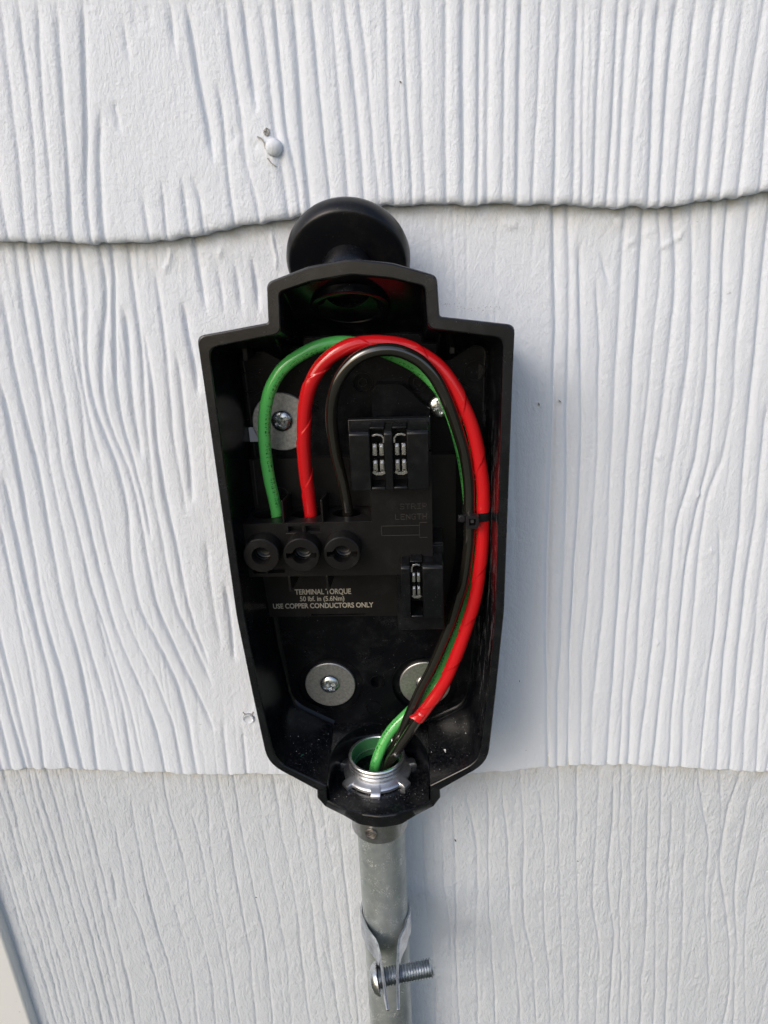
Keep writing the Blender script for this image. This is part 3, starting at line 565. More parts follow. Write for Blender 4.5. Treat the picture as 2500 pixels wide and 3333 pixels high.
for x, z in [(-24.0, -104.9), (24.3, -104.9)]: d = M(); d.ring(x, z, 16.4, .5, YB-.3, .35, 64); d.build('recess_ring', M_panel, box, 40)
for x, z in ((.3, 48.7), (23.9, 48.0)): d = M(); d.ring(x, z, 1.6, .4, YB+2.9, 1.4, 20); d.build('stud_socket', M_housing, box, 40)
for a, b in [((-47, 44.5), (-38, 49.5)), ((40, 49.5), (47, 45)), ((-46, 57.5), (-34, 57.8)), ((36, 57), (47, 57.3))]: d = M(); d.stroke([a, b], .5, YB-.3, .8); d.build('panel_rib', M_panel, box)
# flow marks low on the panel
# clips under the shoulders
for x, s in ((-46.3, 1), (38.2, 1)):
    c = M(); c.box(x-1.1, x+1.1, -19, -8, 61.5, 69); c.box(x-1.0, x+1.0, -19.6, -12, 66.3, 69)
    c.build('cover_clip', M_block, box, bevel=.35)
# port ring in the sloping roof of the hood
pr = M(); ax = Vector((0, -math.sin(R(28)), -math.cos(R(28))))
pc = Vector((-1.5, -23.5, 81.6))
pr.lathe([(15.5, -2), (15.5, .9), (14.6, 1.2), (13.2, 1.0), (12.6, -.2), (10.5, -.5), (10, -2.5), (0, -2.6)], pc, ax, 56)
pr.build('port_rim', M_housing, box, 40)
st = M(); st.plate(rect(-51.5, -43.5, 24.3, 30.8), [], YB-.75, YB-.2, []); o = st.build('label', M_label, box); o['label'] = 'small plain white sticker beside the upper washer'

# carrier plate
YC = -10.0
p = M(); p.plate(fillet([(-53.5, 17), (-53.5, -30), (-50.5, -62.5), (11.5, -63), (34, -63), (40, -30), (40, 17)], .8, 2), [rect(-18.5, 3.5, -66.0+2.2, -65.2+1.6) if False else rect(-30, -4, -62.2, -61.4)], YC, YB-.2, [1.5])
p.build('carrier_plate', M_block, box, bevel=.25)
d = M(); d.stroke([(-27.4, 16.5), (-27.4, 3)], .5, YC, .4); d.stroke([(-50, 16), (-50, -4)], .5, YC, .35)
d.ring(-39.3, -.3, 3.6, .45, YC, .3, 36)
for w_, z_ in ((1.8, -.3), (1.2, -1.2), (.6, -2.1)): d.stroke([(-39.3-w_, z_), (-39.3+w_, z_)], .35, YC, .3)
d.stroke([(-39.3, -.3), (-39.3, 2.6)], .35, YC, .3)
d.build('earth_symbol', M_ridge, box)
def text(name, body, x0, x1, zb, y, cap, mat, parent, weight=0.0):
    cu = bpy.data.curves.new(name, 'FONT'); cu.body = body; cu.size = 1.0; cu.extrude = 0.0; cu.offset = weight
    to = bpy.data.objects.new(name, cu); col.objects.link(to); dg = bpy.context.evaluated_depsgraph_get()
    me = bpy.data.meshes.new_from_object(to.evaluated_get(dg)); bpy.data.objects.remove(to)
    co = np.empty(len(me.vertices)*3); me.vertices.foreach_get('co', co); co = co.reshape(-1, 3)
    a, b = co[:, 0].min(), co[:, 0].max(); sx = (x1-x0)/(b-a); sz = cap/.70
    W = [(x0+(c[0]-a)*sx, y, zb+c[1]*sz) for c in co]
    q = M(); q.v = W; q.f = [tuple(f.vertices) for f in me.polygons]
    nV = len(q.v); q.v += [(v[0], v[1]+.06, v[2]) for v in q.v]
    return q.build(name, mat, parent, weld=False)
for body, x0, x1, zb, cap, w in (("TERMINAL TORQUE", -36.8, -9.9, -50.6, 2.75, .022), ("50 lbf. in (5.6Nm)", -34.7, -13.3, -54.2, 2.5, .016), ("USE COPPER CONDUCTORS ONLY", -48.1, .5, -58.0, 2.6, .022)):
    text('printed_line', body, x0, x1, zb, YC-.05, cap, M_print, box, w)

# terminal block
blk = thing('terminal_block', '', ''); del blk['label']; del blk['category']; blk.parent = box
YT = -30.0
def port_hole(x, z, slot):
    pts = []
    for i in range(72):
        a = 2*math.pi*i/72; r = 3.85
        if slot:
            for s0 in (0, math.pi):
                dd = abs((a-s0+math.pi) % (2*math.pi)-math.pi)
                if dd < 1.2:
                    hh = 1.15; xx = hh/math.tan(dd) if dd > .05 else 99
                    re = min(xx/math.cos(dd) if dd > .02 else 99, 6.4) if dd < .3 else hh/math.sin(dd)
                    if re > r: r = min(re, 6.4)
        pts.append((x+r*math.cos(a), z+r*math.sin(a)))
    return pts
bosses = [(-44.0, -17.6, 0), (-26.8, -17.7, 1), (-9.5, -17.4, 1)]
b = M()
slots = [rect(-33.0, -27.0, -10.1, -7.4), rect(-25.5, -19.4, -10.1, -7.3), rect(-50.4, -44.9, -29.6, -27.7), rect(-43.6, -36.3, -29.6, -27.3)]
holes = slots+[circle(x, z, 5.6, 32) for x, z, s in bosses]
outer = [(-52.4, -31.2), (15, -31.4), (28.9, -31.4), (28.9, -6), (28.9, 24), (3.2, 24), (3.2, -6), (-52.4, -5.9)]
b.plate(outer, holes, YT, YT+4, [8, 8, 8, 8]+[3]*3)
b.build('block_face', M_block, blk, bevel=.22)
b = M()     # body behind the face, chamfered left end, wire-entry top with three openings
b.loft([[(-52.4, YT+.02, -5.9), (-52.4, YT+.02, -31.2)], [(-56.5, -26.5, -5.7), (-55.8, -26.5, -30.8)], [(-56.5, -11, -5.7), (-55.8, -11, -30.8)]], closed=False)
b.loft([[(-52.4, YT, -31.2), (-55.8, -26.5, -30.8), (-55.8, -11, -30.8)], [(28.9, YT+.5, -31.3), (28.9, -26, -31.3), (28.9, -11, -31.3)]], closed=False)
topo = [(-52.4, YT+.1), (3.2, YT+.1), (3.2, YC), (-51, YC), (-56.5, -26.5)]
hl = [[(x+6.6*math.cos(t), -18.6+5.0*math.sin(t)) for t in [2*math.pi*i/32 for i in range(32)]] for x in (-44.0, -26.5, -8.2)]
loops = [topo]+hl
tr = tessellate_polygon([[Vector((q[0], q[1], 0)) for q in l] for l in loops]); fl_ = [q for l in loops for q in l]
b.add([(q[0], q[1], -6.1) for q in fl_], [tuple(t) for t in tr])
for l in hl: b.loft([[(q[0], q[1], -6.1) for q in l], [(q[0], q[1], -20) for q in l]], cap1=True)
b.loft([[(28.9, YT+.3, -31.2), (28.9, YT+.3, 24)], [(28.9, YC, -31.2), (28.9, YC, 24)]], closed=False)
b.loft([[(3.2, YT+.3, -6.1), (3.2, YT+.3, 24)], [(3.2, YC, -6.1), (3.2, YC, 24)]], closed=False)
b.loft([[(3.2, YT+.3, 24), (28.9, YT+.3, 24)], [(3.2, YC, 24), (28.9, YC, 24)]], closed=False)
b.build('block_body', M_block, blk, bevel=.2)
u_ = M(); u_.plate([(4.2, 15), (29, 15), (29, 38), (24.6, 42), (21.6, 45.6), (17.4, 49), (6.6, 49.4), (4.2, 46)], [], -13.5, YB, []); u_.build('upper_panel', M_panel, box, bevel=.3)
for x in (-34.6, -17.8):    # dividers above and below
    f = M(); f.prism([(YT-.2, -6), (YT-.2, 4.3), (YC, 1.0), (YC, -6)], x-.45, x+.45, 'x')
    f.build('divider', M_block, blk, bevel=.2)
    f = M(); f.prism([(YT-.1, -31.2), (YT-.1, -38.6), (YT+1.2, -39.2), (YC, -41.5), (YC, -31.2)], x-.55, x+.55, 'x')
    f.build('divider', M_block, blk, bevel=.2)
for x, z, s in bosses:
    f = M(); YBs = -38.0; N = 72
    ro, rc = 7.75, .4
    oc = lambda r, y, zz=0: [(x+r*math.cos(2*math.pi*i/N), y, z+zz+r*math.sin(2*math.pi*i/N)) for i in range(N)]
    hp = port_hole(x, z, s)
    hc = lambda y, k=1: [(x+(q[0]-x)*k, y, z+(q[1]-z)*k) for q in hp]
    f.loft([oc(7.9, YT+.2, 0), oc(ro, YBs+rc), oc(ro-rc, YBs), oc(6.9, YBs), hc(YBs, 1.02) if s else oc(4.1, YBs), hc(YBs+.4), hc(YBs+8)])
    f.build('screw_port', M_block, blk, 35)
    f = M(); f.lathe([(3.8, -7.0), (3.3, -7.2), (2.9, -7.6), (2.2, -7.9), (0, -7.95)], (x+.2, YBs, z+.1), (0, -1, 0), 32); f.lathe([(3.82, -5.6), (3.5, -5.4), (3.82, -5.1)], (x, YBs, z), (0, -1, 0), 40)
    f.build('terminal_screw', M_contact if False else M_socket, blk, 40)
f = M()     # bracket strokes of the keyed vents
f.box(-34.2, -18.4, YT-.35, YT+.1, -11.1, -10.6); f.box(-26.6, -25.9, YT-.3, YT+.1, -10.6, -7.2); f.box(-45.0, -43.7, YT-.3, YT+.1, -30.4, -27.3)
f.build('vent_rib', M_block, blk, bevel=.1)
G = {'S': [[(.95, .85), (.75, 1), (.25, 1), (.05, .85), (.05, .65), (.25, .52), (.75, .48), (.95, .35), (.95, .15), (.75, 0), (.25, 0), (.05, .15)]], 'T': [[(0, 1), (1, 1)], [(.5, 1), (.5, 0)]],
     'R': [[(.05, 0), (.05, 1), (.7, 1), (.92, .85), (.92, .62), (.7, .48), (.05, .48)], [(.55, .48), (.95, 0)]], 'I': [[(.1, 1), (.9, 1)], [(.5, 1), (.5, 0)], [(.1, 0), (.9, 0)]],
     'P': [[(.05, 0), (.05, 1), (.7, 1), (.92, .85), (.92, .6), (.7, .45), (.05, .45)]], 'L': [[(.1, 1), (.1, 0), (.9, 0)]], 'E': [[(.95, 1), (.08, 1), (.08, 0), (.95, 0)], [(.08, .52), (.8, .52)]],
     'N': [[(.05, 0), (.05, 1), (.95, 0), (.95, 1)]], 'G': [[(.95, .85), (.75, 1), (.25, 1), (.05, .8), (.05, .2), (.25, 0), (.75, 0), (.95, .2), (.95, .45), (.6, .45)]], 'H': [[(.05, 0), (.05, 1)], [(.95, 0), (.95, 1)], [(.05, .5), (.95, .5)]]}
f = M()
def word(w, x0, x1, zb, cap):
    pw = (x1-x0)/(len(w)-.25)
    for i, ch in enumerate(w):
        for st_ in G[ch]: f.stroke([(x0+i*pw+px*pw*.75, zb+pz*cap) for px, pz in st_], .24, YT, .22)
word('STRIP', 15.4, 26.7, -.6, 2.2); word('LENGTH', 13.2, 26.6, -5.3, 2.3)
f.stroke([(7.2, -8.2), (23.3, -8.2), (23.3, -12.6), (7.2, -12.6), (7.2, -8.2)], .22, YT, .18); f.stroke([(26.6, -6.9), (23.4, -6.9), (23.4, -13.8), (26.6, -13.8)], .22, YT, .18)
f.build('moulded_text', M_ridge, blk)
# stepped piece behind the lower socket
s_ = M(); s_.box(28.9, 33.5, -26, YC, -60, -18); s_.build('block_step', M_block, blk, bevel=.3)

# blade sockets
def socket(nm, x0, x1, z0, z1, slots_, yfr, yback, plate_r, lab):
    e = bpy.data.objects.new(nm, None); col.objects.link(e); e.parent = box; e['label'] = lab; e.empty_display_size = .01
    bk = M(); bk.plate(rect(*plate_r), [], yback, yback+3.5, []); bk.build('socket_base', M_socket, e, bevel=.4)
    f = M(); xs_ = [x0]+[v for s in slots_ for v in s]+[x1]
    chf = 1.1
    for i in range(0, len(xs_), 2):       # pillars between the slots, with a chamfered top front edge
        a, b_ = xs_[i], xs_[i+1]
        f.prism([(yfr, z0), (yfr, z1-chf), (yfr+chf, z1), (yback+.2, z1), (yback+.2, z0)], a, b_, 'x')
    for a, b_ in slots_: f.box(a, b_, yfr+.05, yback+.2, z0, z0+1.4)
    f.build('socket_body', M_socket, e, bevel=.4)
    t = M()
    for a, b_ in slots_:
        t.box(a, b_, yfr+3.2, yback+.1, z1+.1, z1+.9)
    t.build('slot_bridge', M_socket, e, bevel=.2)
    return e
def contact(parent, xc, ztop, w, hh, y, flip=1):
    """sprung blade contact: bent strap over the top, two pairs of jaws, lower cradle"""
    t = M(); P = []
    def strap(pts, wid, th):
        Q = [Vector((px, 0, pz)) for px, pz in pts]
        l0, l1 = [], []
        for i, q in enumerate(Q):
            tg = (Q[min(i+1, len(Q)-1)]-Q[max(i-1, 0)]).normalized(); nn = Vector((-tg.z, 0, tg.x))*th/2
            l0.append((q.x+nn.x, q.z+nn.z)); l1.append((q.x-nn.x, q.z-nn.z))
        t.prism(l0+l1[::-1], y, y+wid)
    a = [(xc-w/2*flip, ztop-.9)]+[(xc+w/2*flip*math.sin(u)*1.0-(0 if u > 0 else 0), ztop-1.6+1.4*math.cos(u)) for u in [-1.2+.3*i for i in range(10)]]
    strap([(xc-w/2*flip*.9, ztop-.6), (xc-w*.1*flip, ztop-.1), (xc+w*.3*flip, ztop-.5), (xc+w*.47*flip, ztop-1.6), (xc+w*.47*flip, ztop-3.6)], 2.2, .75)
    z = ztop-3.8
    for k in range(2):
        for s in (-1, 1):
            xx = xc+s*w*.27; hw = w*.17
            t.prism(fillet([(xx-hw, z-hh), (xx+hw, z-hh), (xx+hw, z), (xx-hw, z)], .35, 2), y-.3, y+2.4)
            t.prism([(y-.9, z-hh*.8), (y-.9, z-hh*.2), (y, z), (y, z-hh)], xx-hw*.6, xx+hw*.6, 'x')
        z -= hh+1.9
    z += 1.4
    strap([(xc-w/2, z+.3), (xc-w*.25, z-.5), (xc+w*.2, z-.6), (xc+w/2, z+.1)], 2.0, 1.2)
    return t.build('contact', M_contact, parent, bevel=.15)
s1 = socket('blade_socket', -3.6, 27.8, 11.2, 35.6, [(4.5, 10.2), (13.5, 19.1)], -40, -27.0, (-5.0, 28.8, 9.6, 37.6), 'double slot blade socket above the moulded lettering')
d = M(); d.box(4.5, 10.2, -27.4, -26.8, 12.6, 35.6); d.box(13.5, 19.1, -27.4, -26.8, 12.6, 35.6); d.build('slot_floor', M_dark, s1)
contact(s1, 7.6, 33.6, 5.0, 4.8, -36.8, 1); contact(s1, 16.5, 33.6, 4.9, 4.8, -36.8, -1)
s2 = socket('blade_socket', 15.1, 33.0, -47.6, -22.6, [(19.0, 24.2)], -40, -26.5, (12.6, 33.7, -61.2, -19.0), 'single slot blade socket low beside the wires')
d = M(); d.box(19, 24.2, -27, -26.4, -46, -22.6); d.build('slot_floor', M_dark, s2)
contact(s2, 21.5, -23.2, 3.8, 4.4, -37, -1)

# screws and washers
def screw(x, z, y0, r, rot, wr=0, wz=None, lab=None):
    e = bpy.data.objects.new('mounting_screw', None); col.objects.link(e); e.parent = box; e.empty_display_size = .005
    if lab: e['label'] = lab
    if wr:
        w = M(); w.lathe([(0, 0), (2.5, 0), (wr-.35, 0), (wr, -.3), (wr, -1.5), (wr-1, -1.6)], (x if wz is None else wz[0], y0, z if wz is None else wz[1]), (0, -1, 0), 72); w.build('washer', M_zinc_dull, e, 30)
    N, K = 96, 30; f = M(); loops = []
    for k in range(K+1):
        rr_ = r*k/K; l = []
        for i in range(N):
            a = 2*math.pi*i/N; px, pz = rr_*math.cos(a), rr_*math.sin(a)
            t = rr_/r; hgt = 2.3*math.sqrt(max(0, 1-(t*.98)**2.6))
            ca, sa = math.cos(rot), math.sin(rot); qx, qz = px*ca+pz*sa, -px*sa+pz*ca
            dmin = min(abs(qx), abs(qz)); far = max(abs(qx), abs(qz))
            cut = max(0, 1-max(0, dmin-.45)/.35)*max(0, 1-max(0, far-.52*r)/.5) if far < .6*r else 0
            star = max(0, 1-max(0, rr_-.9)/.9)*.6
            hgt -= 1.7*min(1, max(cut, star))
            l.append((x+px, y0-.1-hgt, z+pz))
        loops.append(l)
    f.loft(loops); f.build('screw_head', M_zinc, e, 38)
    return e
screw(-24.2, -104.1, YB+.1, 5.1, .3, 12.9, (-24.1, -105.0), 'screw and washer low on the left of the box floor')
screw(24.6, -104.5, YB+.1, 5.1, .9, 12.9, (24.4, -105.0), 'screw and washer half hidden behind the wires')
screw(-35.9, 33.6, YB-1.3, 4.8, .5, 13.0, (-36.2, 32.9), 'screw and wide washer behind the green and red wires')
screw(33.2, 38.2, YB-3.0, 4.9, .2, 0, None, 'bare screw beside the black wire')

# ------------------------------------------------------------------ sealing plug on the hood
plug = thing('port_plug', 'black round mushroom plug standing on the hood of the wiring box', 'plug', (-2, -19, 98))
tl = R(60); axp = Vector((0, -math.sin(tl), -math.cos(tl))); pcn = Vector((-2.0, -21, 96.0))
f = M(); f.lathe([(0, .9), (10, .9), (15, .7), (21.4, .35), (22.2, .2), (22.9, -.4), (24.0, -3.4), (24.2, -6.0), (23.8, -7.8), (22.2, -9.2), (0, -9.6)], pcn, axp, 96); f.build('plug_cap', M_plug, plug, 50)
f = M(); f.lathe([(9.9, -2), (9.9, 12), (9.6, 12.4)], pcn, axp, 72); f.build('plug_neck', M_rim, plug, 50)

# ------------------------------------------------------------------ locknut, connector, conduit, clamp
PX, PY = -.8, -20.4
nut = thing('locknut', 'bright zinc locknut with turned-down teeth round the threaded port', 'nut', (PX, PY, -149))
f = M(); N = 7*24; P1 = []
def nr(i):
    a = 2*math.pi*i/N; q = ((a+math.pi/2)/(2*math.pi/7)) % 1; q = min(q, 1-q)
    return 17.2+2.9*max(0, min(1, (.125-q)/.03+1)), max(0, min(1, (.125-q)/.03+1))
def nl(k, z, tabz=0, add=0):
    l = []
    for i in range(N):
        r_, tb_ = nr(i); rr_ = (r_*k+add) if k > .8 else 17*k+add; a = 2*math.pi*i/N
        l.append((PX+rr_*math.cos(a), PY+rr_*math.sin(a), z+tabz*tb_))
    return l
f.loft([nl(.80, -146.3), nl(.97, -146.3, -.5), nl(1.0, -145.9, -.5), nl(1.0, -144.5, -.5), nl(.98, -144.1, -.4), nl(.93, -143.7, -.1), nl(.8, -143.1, 0, 1.0), nl(.8, -142.7, 0, .4), nl(.8, -142.7, 0, -2)])
f.build('nut_ring', M_nut, nut, 32)
con = thing('conduit_connector', 'zinc threaded connector holding the conduit in the box port', 'connector', (PX, PY, -170))
f = M(); prof = [(12.6, -136.50), (13.0, -135.90), (13.9, -135.90), (14.3, -136.40)]
z = -136.80
for k in range(4): prof += [(14.4, z), (14.45, z-.6), (12.95, z-1.1), (12.95, z-1.7)]; z -= 2.1
prof += [(13.4, -160)]
f.lathe(prof, (PX, PY, 0), (0, 0, 1), 84); f.build('threaded_neck', M_collar, con, 35)
f = M(); f.lathe([(12.95, -136.20), (12.5, -136.50), (12.3, -146.90), (11.3, -147.90), (11.3, -190)], (PX, PY, 0), (0, 0, 1), 64); f.build('throat_tube', M_throat, con, 50)
f = M(); f.lathe([(11.1, -148.10), (12.3, -148.20), (12.3, -148.50)], (PX, PY, 0), (0, 0, 1), 64); f.lathe([(11.0, -147.50), (11.6, -147.30), (12.1, -147.70)], (PX, PY, 0), (0, 0, 1), 64); f.build('throat_ring', M_nut, con, 40)
f = M(); f.lathe([(14.6, -154.90), (14.9, -160), (14.8, -180.0), (14.4, -180.8), (13.3, -181)], (PX-.2, PY, 0), (0, 0, 1), 72); f.build('connector_body', metal('dull_connector_zinc', (.52, .53, .53), .42), con, 40)
f = M(); f.lathe([(3.3, .2), (3.2, .7), (2.6, .9), (2.3, .3), (0, -.6)], (-4.4, PY-14.5, -173.8), (-.28, -1, 0), 32)
f.stroke([(-6.0, -174.6), (-2.9, -173.0)], .5, PY-14.9, .1); f.build('set_screw', metal('worn_screw', (.35, .33, .31), .35), con, 40)
cond = thing('conduit', 'galvanised steel conduit running down the wall from the box', 'conduit', (-.4, PY, -300))
f = M(); f.lathe([(12.75, -165), (12.7, -300), (12.65, -480)], (-.5, PY, 0), (0, 0, 1), 96); f.build('pipe', M_galv, cond, 60)

clamp = thing('conduit_clamp', 'galvanised strap clamp squeezed round the conduit', 'clamp', (-.4, PY, -255))
DY, DZ = -3.4, 4.1; zc0, zc1 = -262.5+DZ, -247.5+DZ
cxk = -.5
band = [(cxk-13.9, PY+9)]
mid_l = [(cxk+13.7*math.cos(a), PY+13.7*math.sin(a)) for a in [R(150+8*i) for i in range(11)]]      # left side coming forward
Lp = [(cxk+13.7*math.cos(R(a)), PY+13.7*math.sin(R(a))) for a in range(90, 215, 7)]+[(-9.9, -29.5), (-7.4, -32.8), (-5.4, -35.4), (-3.9, -38.4), (-2.6, -43), (-1.2, -50), (.8, -60), (2.7, -70)]
Rp = [(cxk+13.7*math.cos(R(a)), PY+13.7*math.sin(R(a))) for a in range(90, -35, -7)]+[(10.6, -28.5), (8.9, -32), (7.7, -35.5), (7.2, -40), (7.1, -48), (7.3, -58), (7.8, -70)]
def sheet(P, th, zt, zb_):
    P = [Vector((q[0], q[1]+(0 if i_ < 18 else DY))) for i_, q in enumerate(P)]; f_ = M(); A_, B_ = [], []
    for i, q in enumerate(P):
        t_ = (P[min(i+1, len(P)-1)]-P[max(0, i-1)]).normalized(); nn = Vector((-t_.y, t_.x))*th/2
        A_.append(q+nn); B_.append(q-nn)
    ns = len(P); loops_ = []
    for i in range(ns):
        zt_, zb2 = zt(P[i]), zb_(P[i])
        loops_.append([(A_[i].x, A_[i].y, zt_), (B_[i].x, B_[i].y, zt_), (B_[i].x, B_[i].y, zb2), (A_[i].x, A_[i].y, zb2)])
    f_.loft(loops_, cap0=True, cap1=True); return f_
ztf = lambda q: zc1-max(0, -62-q.y)*.25
zbf_ = lambda q: zc0+max(0, -36-q.y)*.05+max(0, -62-q.y)*.8
for nm, P_ in (('strap_ear', Lp), ('strap_ear', Rp)):
    sheet(P_, 1.25, ztf, zbf_).build(nm, M_strap, clamp, 40, bevel=.12)
def bolt_at():
    e = bpy.data.objects.new('clamp_bolt', None); col.objects.link(e); e.parent = clamp; e.empty_display_size = .005
    c0 = Vector((-3.2, -50.5+DY, -256.4+DZ)); ax_ = Vector((1, .10, .17)).normalized()
    f = M(); f.lathe([(0, -4.6), (2.5, -4.4), (4.8, -3.7), (6.6, -2.5), (7.7, -1.1), (8.0, 0), (7.7, .4), (2, .5)], c0, ax_, 48); f.build('bolt_head', M_zinc, e, 50)
    prof = []; hgt = .3; 
    while hgt < 28.5: prof += [(3.75, hgt), (4.65, hgt+.6), (4.65, hgt+.75), (3.75, hgt+1.3)]; hgt += 1.42
    prof += [(3.4, hgt+.3), (0, hgt+.35)]
    f = M(); f.lathe(prof, c0, ax_, 40); f.build('bolt_thread', metal('bolt_zinc', (.42, .46, .50), .34), e, 30)
bolt_at()
bpy.context.view_layer.update()

# ------------------------------------------------------------------ wires
V3 = lambda L: [Vector(p) for p in L]
green = [(-39.2, -19, -18), (-39.6, -19, -8.4), (-39.8, -19, -3.5), (-40.4, -19.5, 3.2), (-41.3, -20, 11.9), (-41.6, -20.5, 22.4), (-41.0, -21, 32.7), (-39.3, -21.5, 42.6), (-36.0, -22, 51.2), (-30.4, -22, 58.6), (-22.8, -21.5, 63.6), (-14.3, -20.5, 66.9), (-5.0, -19, 67.6), (5.2, -17, 65.2), (15.3, -15, 60.8), (24, -14, 55.6), (30.6, -14, 49.3), (35, -14, 42.8), (39.6, -14, 30.2), (43.2, -14, 14.2), (45.6, -14, -5.3), (45.8, -14, -24.1), (44.9, -14, -45.5), (41.2, -14, -64.1), (35.2, -14, -81.4), (30.0, -13.5, -95.7), (22.8, -13.2, -108.4), (14.7, -14.5, -116.8), (8.3, -16.5, -122.7), (3.8, -18.5, -128.6), (0.4, -20.5, -135.7), (-1.8, -22.8, -141.9), (-2.8, -24, -150), (-3, -24, -170)]
red = [(-24.5, -19, -16), (-24.5, -19, -7.2), (-24.6, -19.5, 0.6), (-25.0, -21, 11.8), (-24.7, -22.5, 22.5), (-23.8, -24, 32.9), (-22.2, -25.5, 42.9), (-19.4, -27, 51.6), (-14.9, -27.5, 58.9), (-8.1, -27.5, 64.5), (0.3, -26.5, 67.6), (9.3, -25, 67.7), (18.3, -24, 66), (26, -23.8, 62.4), (32.4, -23.8, 57.4), (37.4, -24, 50.8), (41.8, -24, 42.6), (45.8, -24, 32.4), (48.7, -24, 19.9), (50.5, -24, 7.0), (50.8, -24, -6.2), (50.6, -24, -19.9), (49.0, -24, -38.8), (46.7, -24, -51.4), (42.2, -24, -67.6), (36.0, -24, -85.7), (31.3, -24, -95.5), (26.6, -24, -103.3), (20.9, -23.8, -112.1)]
cond2 = [(22.6, -23.9, -109.5), (20.9, -23.8, -112.1), (15.1, -24, -122.1), (9.1, -23.7, -132.6), (5.6, -23.2, -139), (4, -22.8, -148), (4, -22.8, -170)]
black = [(-8.1, -19, -18), (-8.1, -19, -8.2), (-8.4, -19.5, 0.2), (-9.6, -21, 11.4), (-11.1, -23, 22.3), (-11.7, -25, 32.8), (-11.3, -27, 41.0), (-9.3, -29.5, 49.9), (-5.3, -31, 57.4), (0.5, -32, 62.8), (7.8, -32, 65.5), (15.8, -31, 65.3), (23.7, -29.5, 61.6), (29.4, -28.5, 55.9), (33.4, -27.5, 49.1), (36.8, -26.8, 41), (39.5, -26, 33.1), (43.0, -25.5, 20.5), (44.7, -25, 7.5), (44.9, -25, -5.7), (44.8, -25, -19.3), (42.5, -24.2, -38.4), (39.7, -22.3, -50.7), (35.9, -21, -64.2), (28.1, -19.5, -85.7), (22.1, -18.5, -99.3), (15.6, -18.3, -116), (8.5, -17.3, -133), (4.8, -16.8, -142.4), (3.6, -16.5, -170)]
w = tube('green_wire', smooth_path(catmull(V3(green)), 6), 2.65, 40, M_green)
tag(w, 'green insulated earth wire curving from the left terminal down into the port', 'wire')
w = tube('black_wire', smooth_path(catmull(V3(black)), 6), 2.5, 40, M_black)
tag(w, 'bare black insulated wire looping inside the red one to the right terminal', 'wire')
rw = thing('red_taped_wire', 'black wire wrapped in bright red tape, outermost of the loop', 'wire', (0, 0, 0))
tube('insulation', smooth_path(catmull(V3(cond2)), 4), 2.5, 40, M_black, rw)
def tape_r(a, s):
    ph = (s/25.0-a/(2*math.pi)) % 1
    ov = .34 if ph < .988 else .34*(1-(ph-.988)/.012)
    cren = .045*math.exp(-((ph-.93)/.03)**2)*math.sin(s*1.3+a*3)
    return 2.80+ov*ph+cren+.02*math.sin(s*.21+a)+.012*math.sin(s*.47-a*2)
tube('red_tape', smooth_path(catmull(V3(red), .42), 10), 3.0, 96, M_red, rw, tape_r, cap=False)
# loose tape corner at the lower end
f = M(); t0 = (Vector((20.9, -23.8, -112.1))-Vector((26.6, -24.0, -103.3))).normalized(); u0 = Vector((t0.z, 0, -t0.x)); e0 = Vector((20.9, -23.8, -112.1))
loops_ = []
for k, off in enumerate((-5, -3, -1.5, -.4, .5, 1.1)):
    l = []
    for a in [R(-100+8*i) for i in range(26)]:
        g = math.exp(-((a-.15)/.45)**2); lift = g*(0, 0, .15, .55, 1.1, 1.7)[k]
        l.append(e0+t0*(off*(1 if k < 4 else .35+.65*g))+(u0*math.cos(a)+Vector((0, -1, 0))*math.sin(a))*(3.06+lift))
    loops_.append(l)
f.loft(loops_, closed=False); o = f.build('tape_flap', M_red, rw, 60)
so = o.modifiers.new('thickness', 'SOLIDIFY'); so.thickness = .00018

tie = thing('cable_tie', 'black cable tie binding the red and black wires', 'cable tie', (48, -24, -6))
f = M()
def tie_band():
    cs = [(44.9, -25.0, 2.5), (50.8, -24.0, 3.1), (45.7, -14.0, 2.65)]
    pts = []
    for i in range(64):
        a = 2*math.pi*i/64; d_ = Vector((math.cos(a), math.sin(a)))
        best = max(d_.x*(c[0]-47)+d_.y*(c[1]+21)+c[2]+.35 for c in cs)
        pts.append((a, best))
    # support function -> convex outline
    out = []
    for i in range(64):
        a, h0 = pts[i]; h1 = pts[(i+1) % 64][1]; hm = pts[i-1][1]; dh = (h1-hm)/(2*(2*math.pi/64))
        out.append((47+h0*math.cos(a)-dh*math.sin(a), -21+h0*math.sin(a)+dh*math.cos(a)))
    return out
ou = tie_band(); cxx, cyy = 47, -21
inn = [(cxx+(q[0]-cxx)*.93, cyy+(q[1]-cyy)*.93) for q in ou]
zz = lambda x, b_: b_+(x-47)*.03
f.loft([[(q[0], q[1], zz(q[0], -8.3)) for q in ou], [(q[0], q[1], zz(q[0], -4.6)) for q in ou], [(q[0], q[1], zz(q[0], -4.6)) for q in inn], [(q[0], q[1], zz(q[0], -8.3)) for q in inn], [(q[0], q[1], zz(q[0], -8.3)) for q in ou]])
f.build('tie_strap', M_tie, tie, 40)
f = M(); f.plate(fillet([(43.0, -9.7), (48.2, -9.9), (48.6, -4.2), (43.2, -4.0)], .9, 3), [rect(44.3, 47.1, -8.4, -5.4)], -31.4, -27.2, [3.2]); f.build('tie_head', M_tie, tie, bevel=.25)
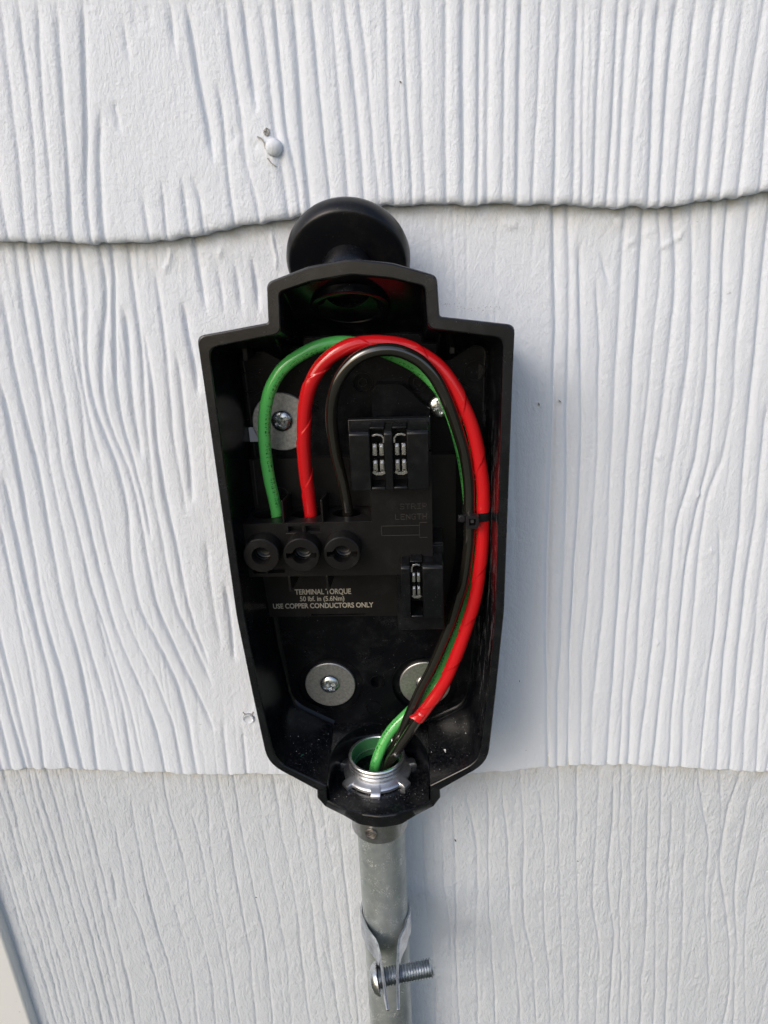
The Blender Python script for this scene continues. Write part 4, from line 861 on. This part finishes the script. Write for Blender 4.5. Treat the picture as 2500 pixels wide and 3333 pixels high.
f = M(); f.prism([(-31.0, -7.4), (-30.4, -5.9), (-28.5, -5.9), (-28.5, -8)], 45.0, 46.4, 'x'); f.lathe([(0, .5), (1.5, .4), (1.7, 0)], (41.6, -27.6, -6.6), (0, -1, 0), 20)
f.box(39.9, 43.4, -27.4, -26.4, -8.1, -5.1); f.build('tie_tail', M_tie, tie, bevel=.15)

# ------------------------------------------------------------------ plaster dust and crumbs inside the box
rr = random.Random(3); f = M()
def crumb(x, y, z, s):
    a = [Vector((rr.uniform(-1, 1), rr.uniform(-1, 1), rr.uniform(-1, 1)))*s+Vector((x, y, z)) for _ in range(4)]
    f.add(a, [(0, 1, 2), (0, 2, 3), (0, 3, 1), (1, 3, 2)])
for _ in range(520):
    s = rr.choice([.10, .12, .15, .18, .25])*rr.uniform(.7, 1.3)
    k = rr.random()
    if k < .45:
        x = rr.uniform(-43, 46); y = rr.uniform(-40, -8)
        ax = abs(x-CX)
        if ax > 25: crumb(x, y, zf(y)+(ax-24.5)*.62+.4, s)
    elif k < .65:
        x = rr.uniform(-22, 22); y = rr.uniform(-41, -34); crumb(x+CX, y, well_z+.1, s)
    elif k < .8: crumb(rr.gauss(5, 26), YB-.35, rr.uniform(-126, -64), s*.8)
    elif k < .9: crumb(rr.uniform(-50, 50), YB-.35, rr.uniform(50, 64), s*.7)
    else: crumb(rr.uniform(16, 32), -40.05, rr.uniform(-46, -25), s*.5)
crumb(33, -30, -126.5, .8); crumb(-29, -24, -124.5, .7)
o = f.build('plaster_dust', flat('plaster_white', (.55, .55, .55), .9), None); tag(o, 'white crumbs of plaster dust scattered inside the black box', 'dust', kind='stuff')
f = M()
for q in range(3): crumb(-36.5+q*.4, -34, -125.8+q*.3, .5)
o = f.build('insulation_crumb', flat('teal_crumb', (.02, .28, .17), .6), None); tag(o, 'tiny teal green crumb on the floor of the box', 'crumb')
f = M()
for i in range(60): 
    t_ = i/60; crumb(32+t_*28+rr.gauss(0, .6), -1.2, 79.5-t_*3+rr.gauss(0, .5)+math.sin(t_*9)*.8, .22)
o = f.build('wall_debris', flat('debris_grey', (.16, .15, .13), .9), None); tag(o, 'thin line of grey debris on the wall over the right shoulder of the box', 'debris', kind='stuff')
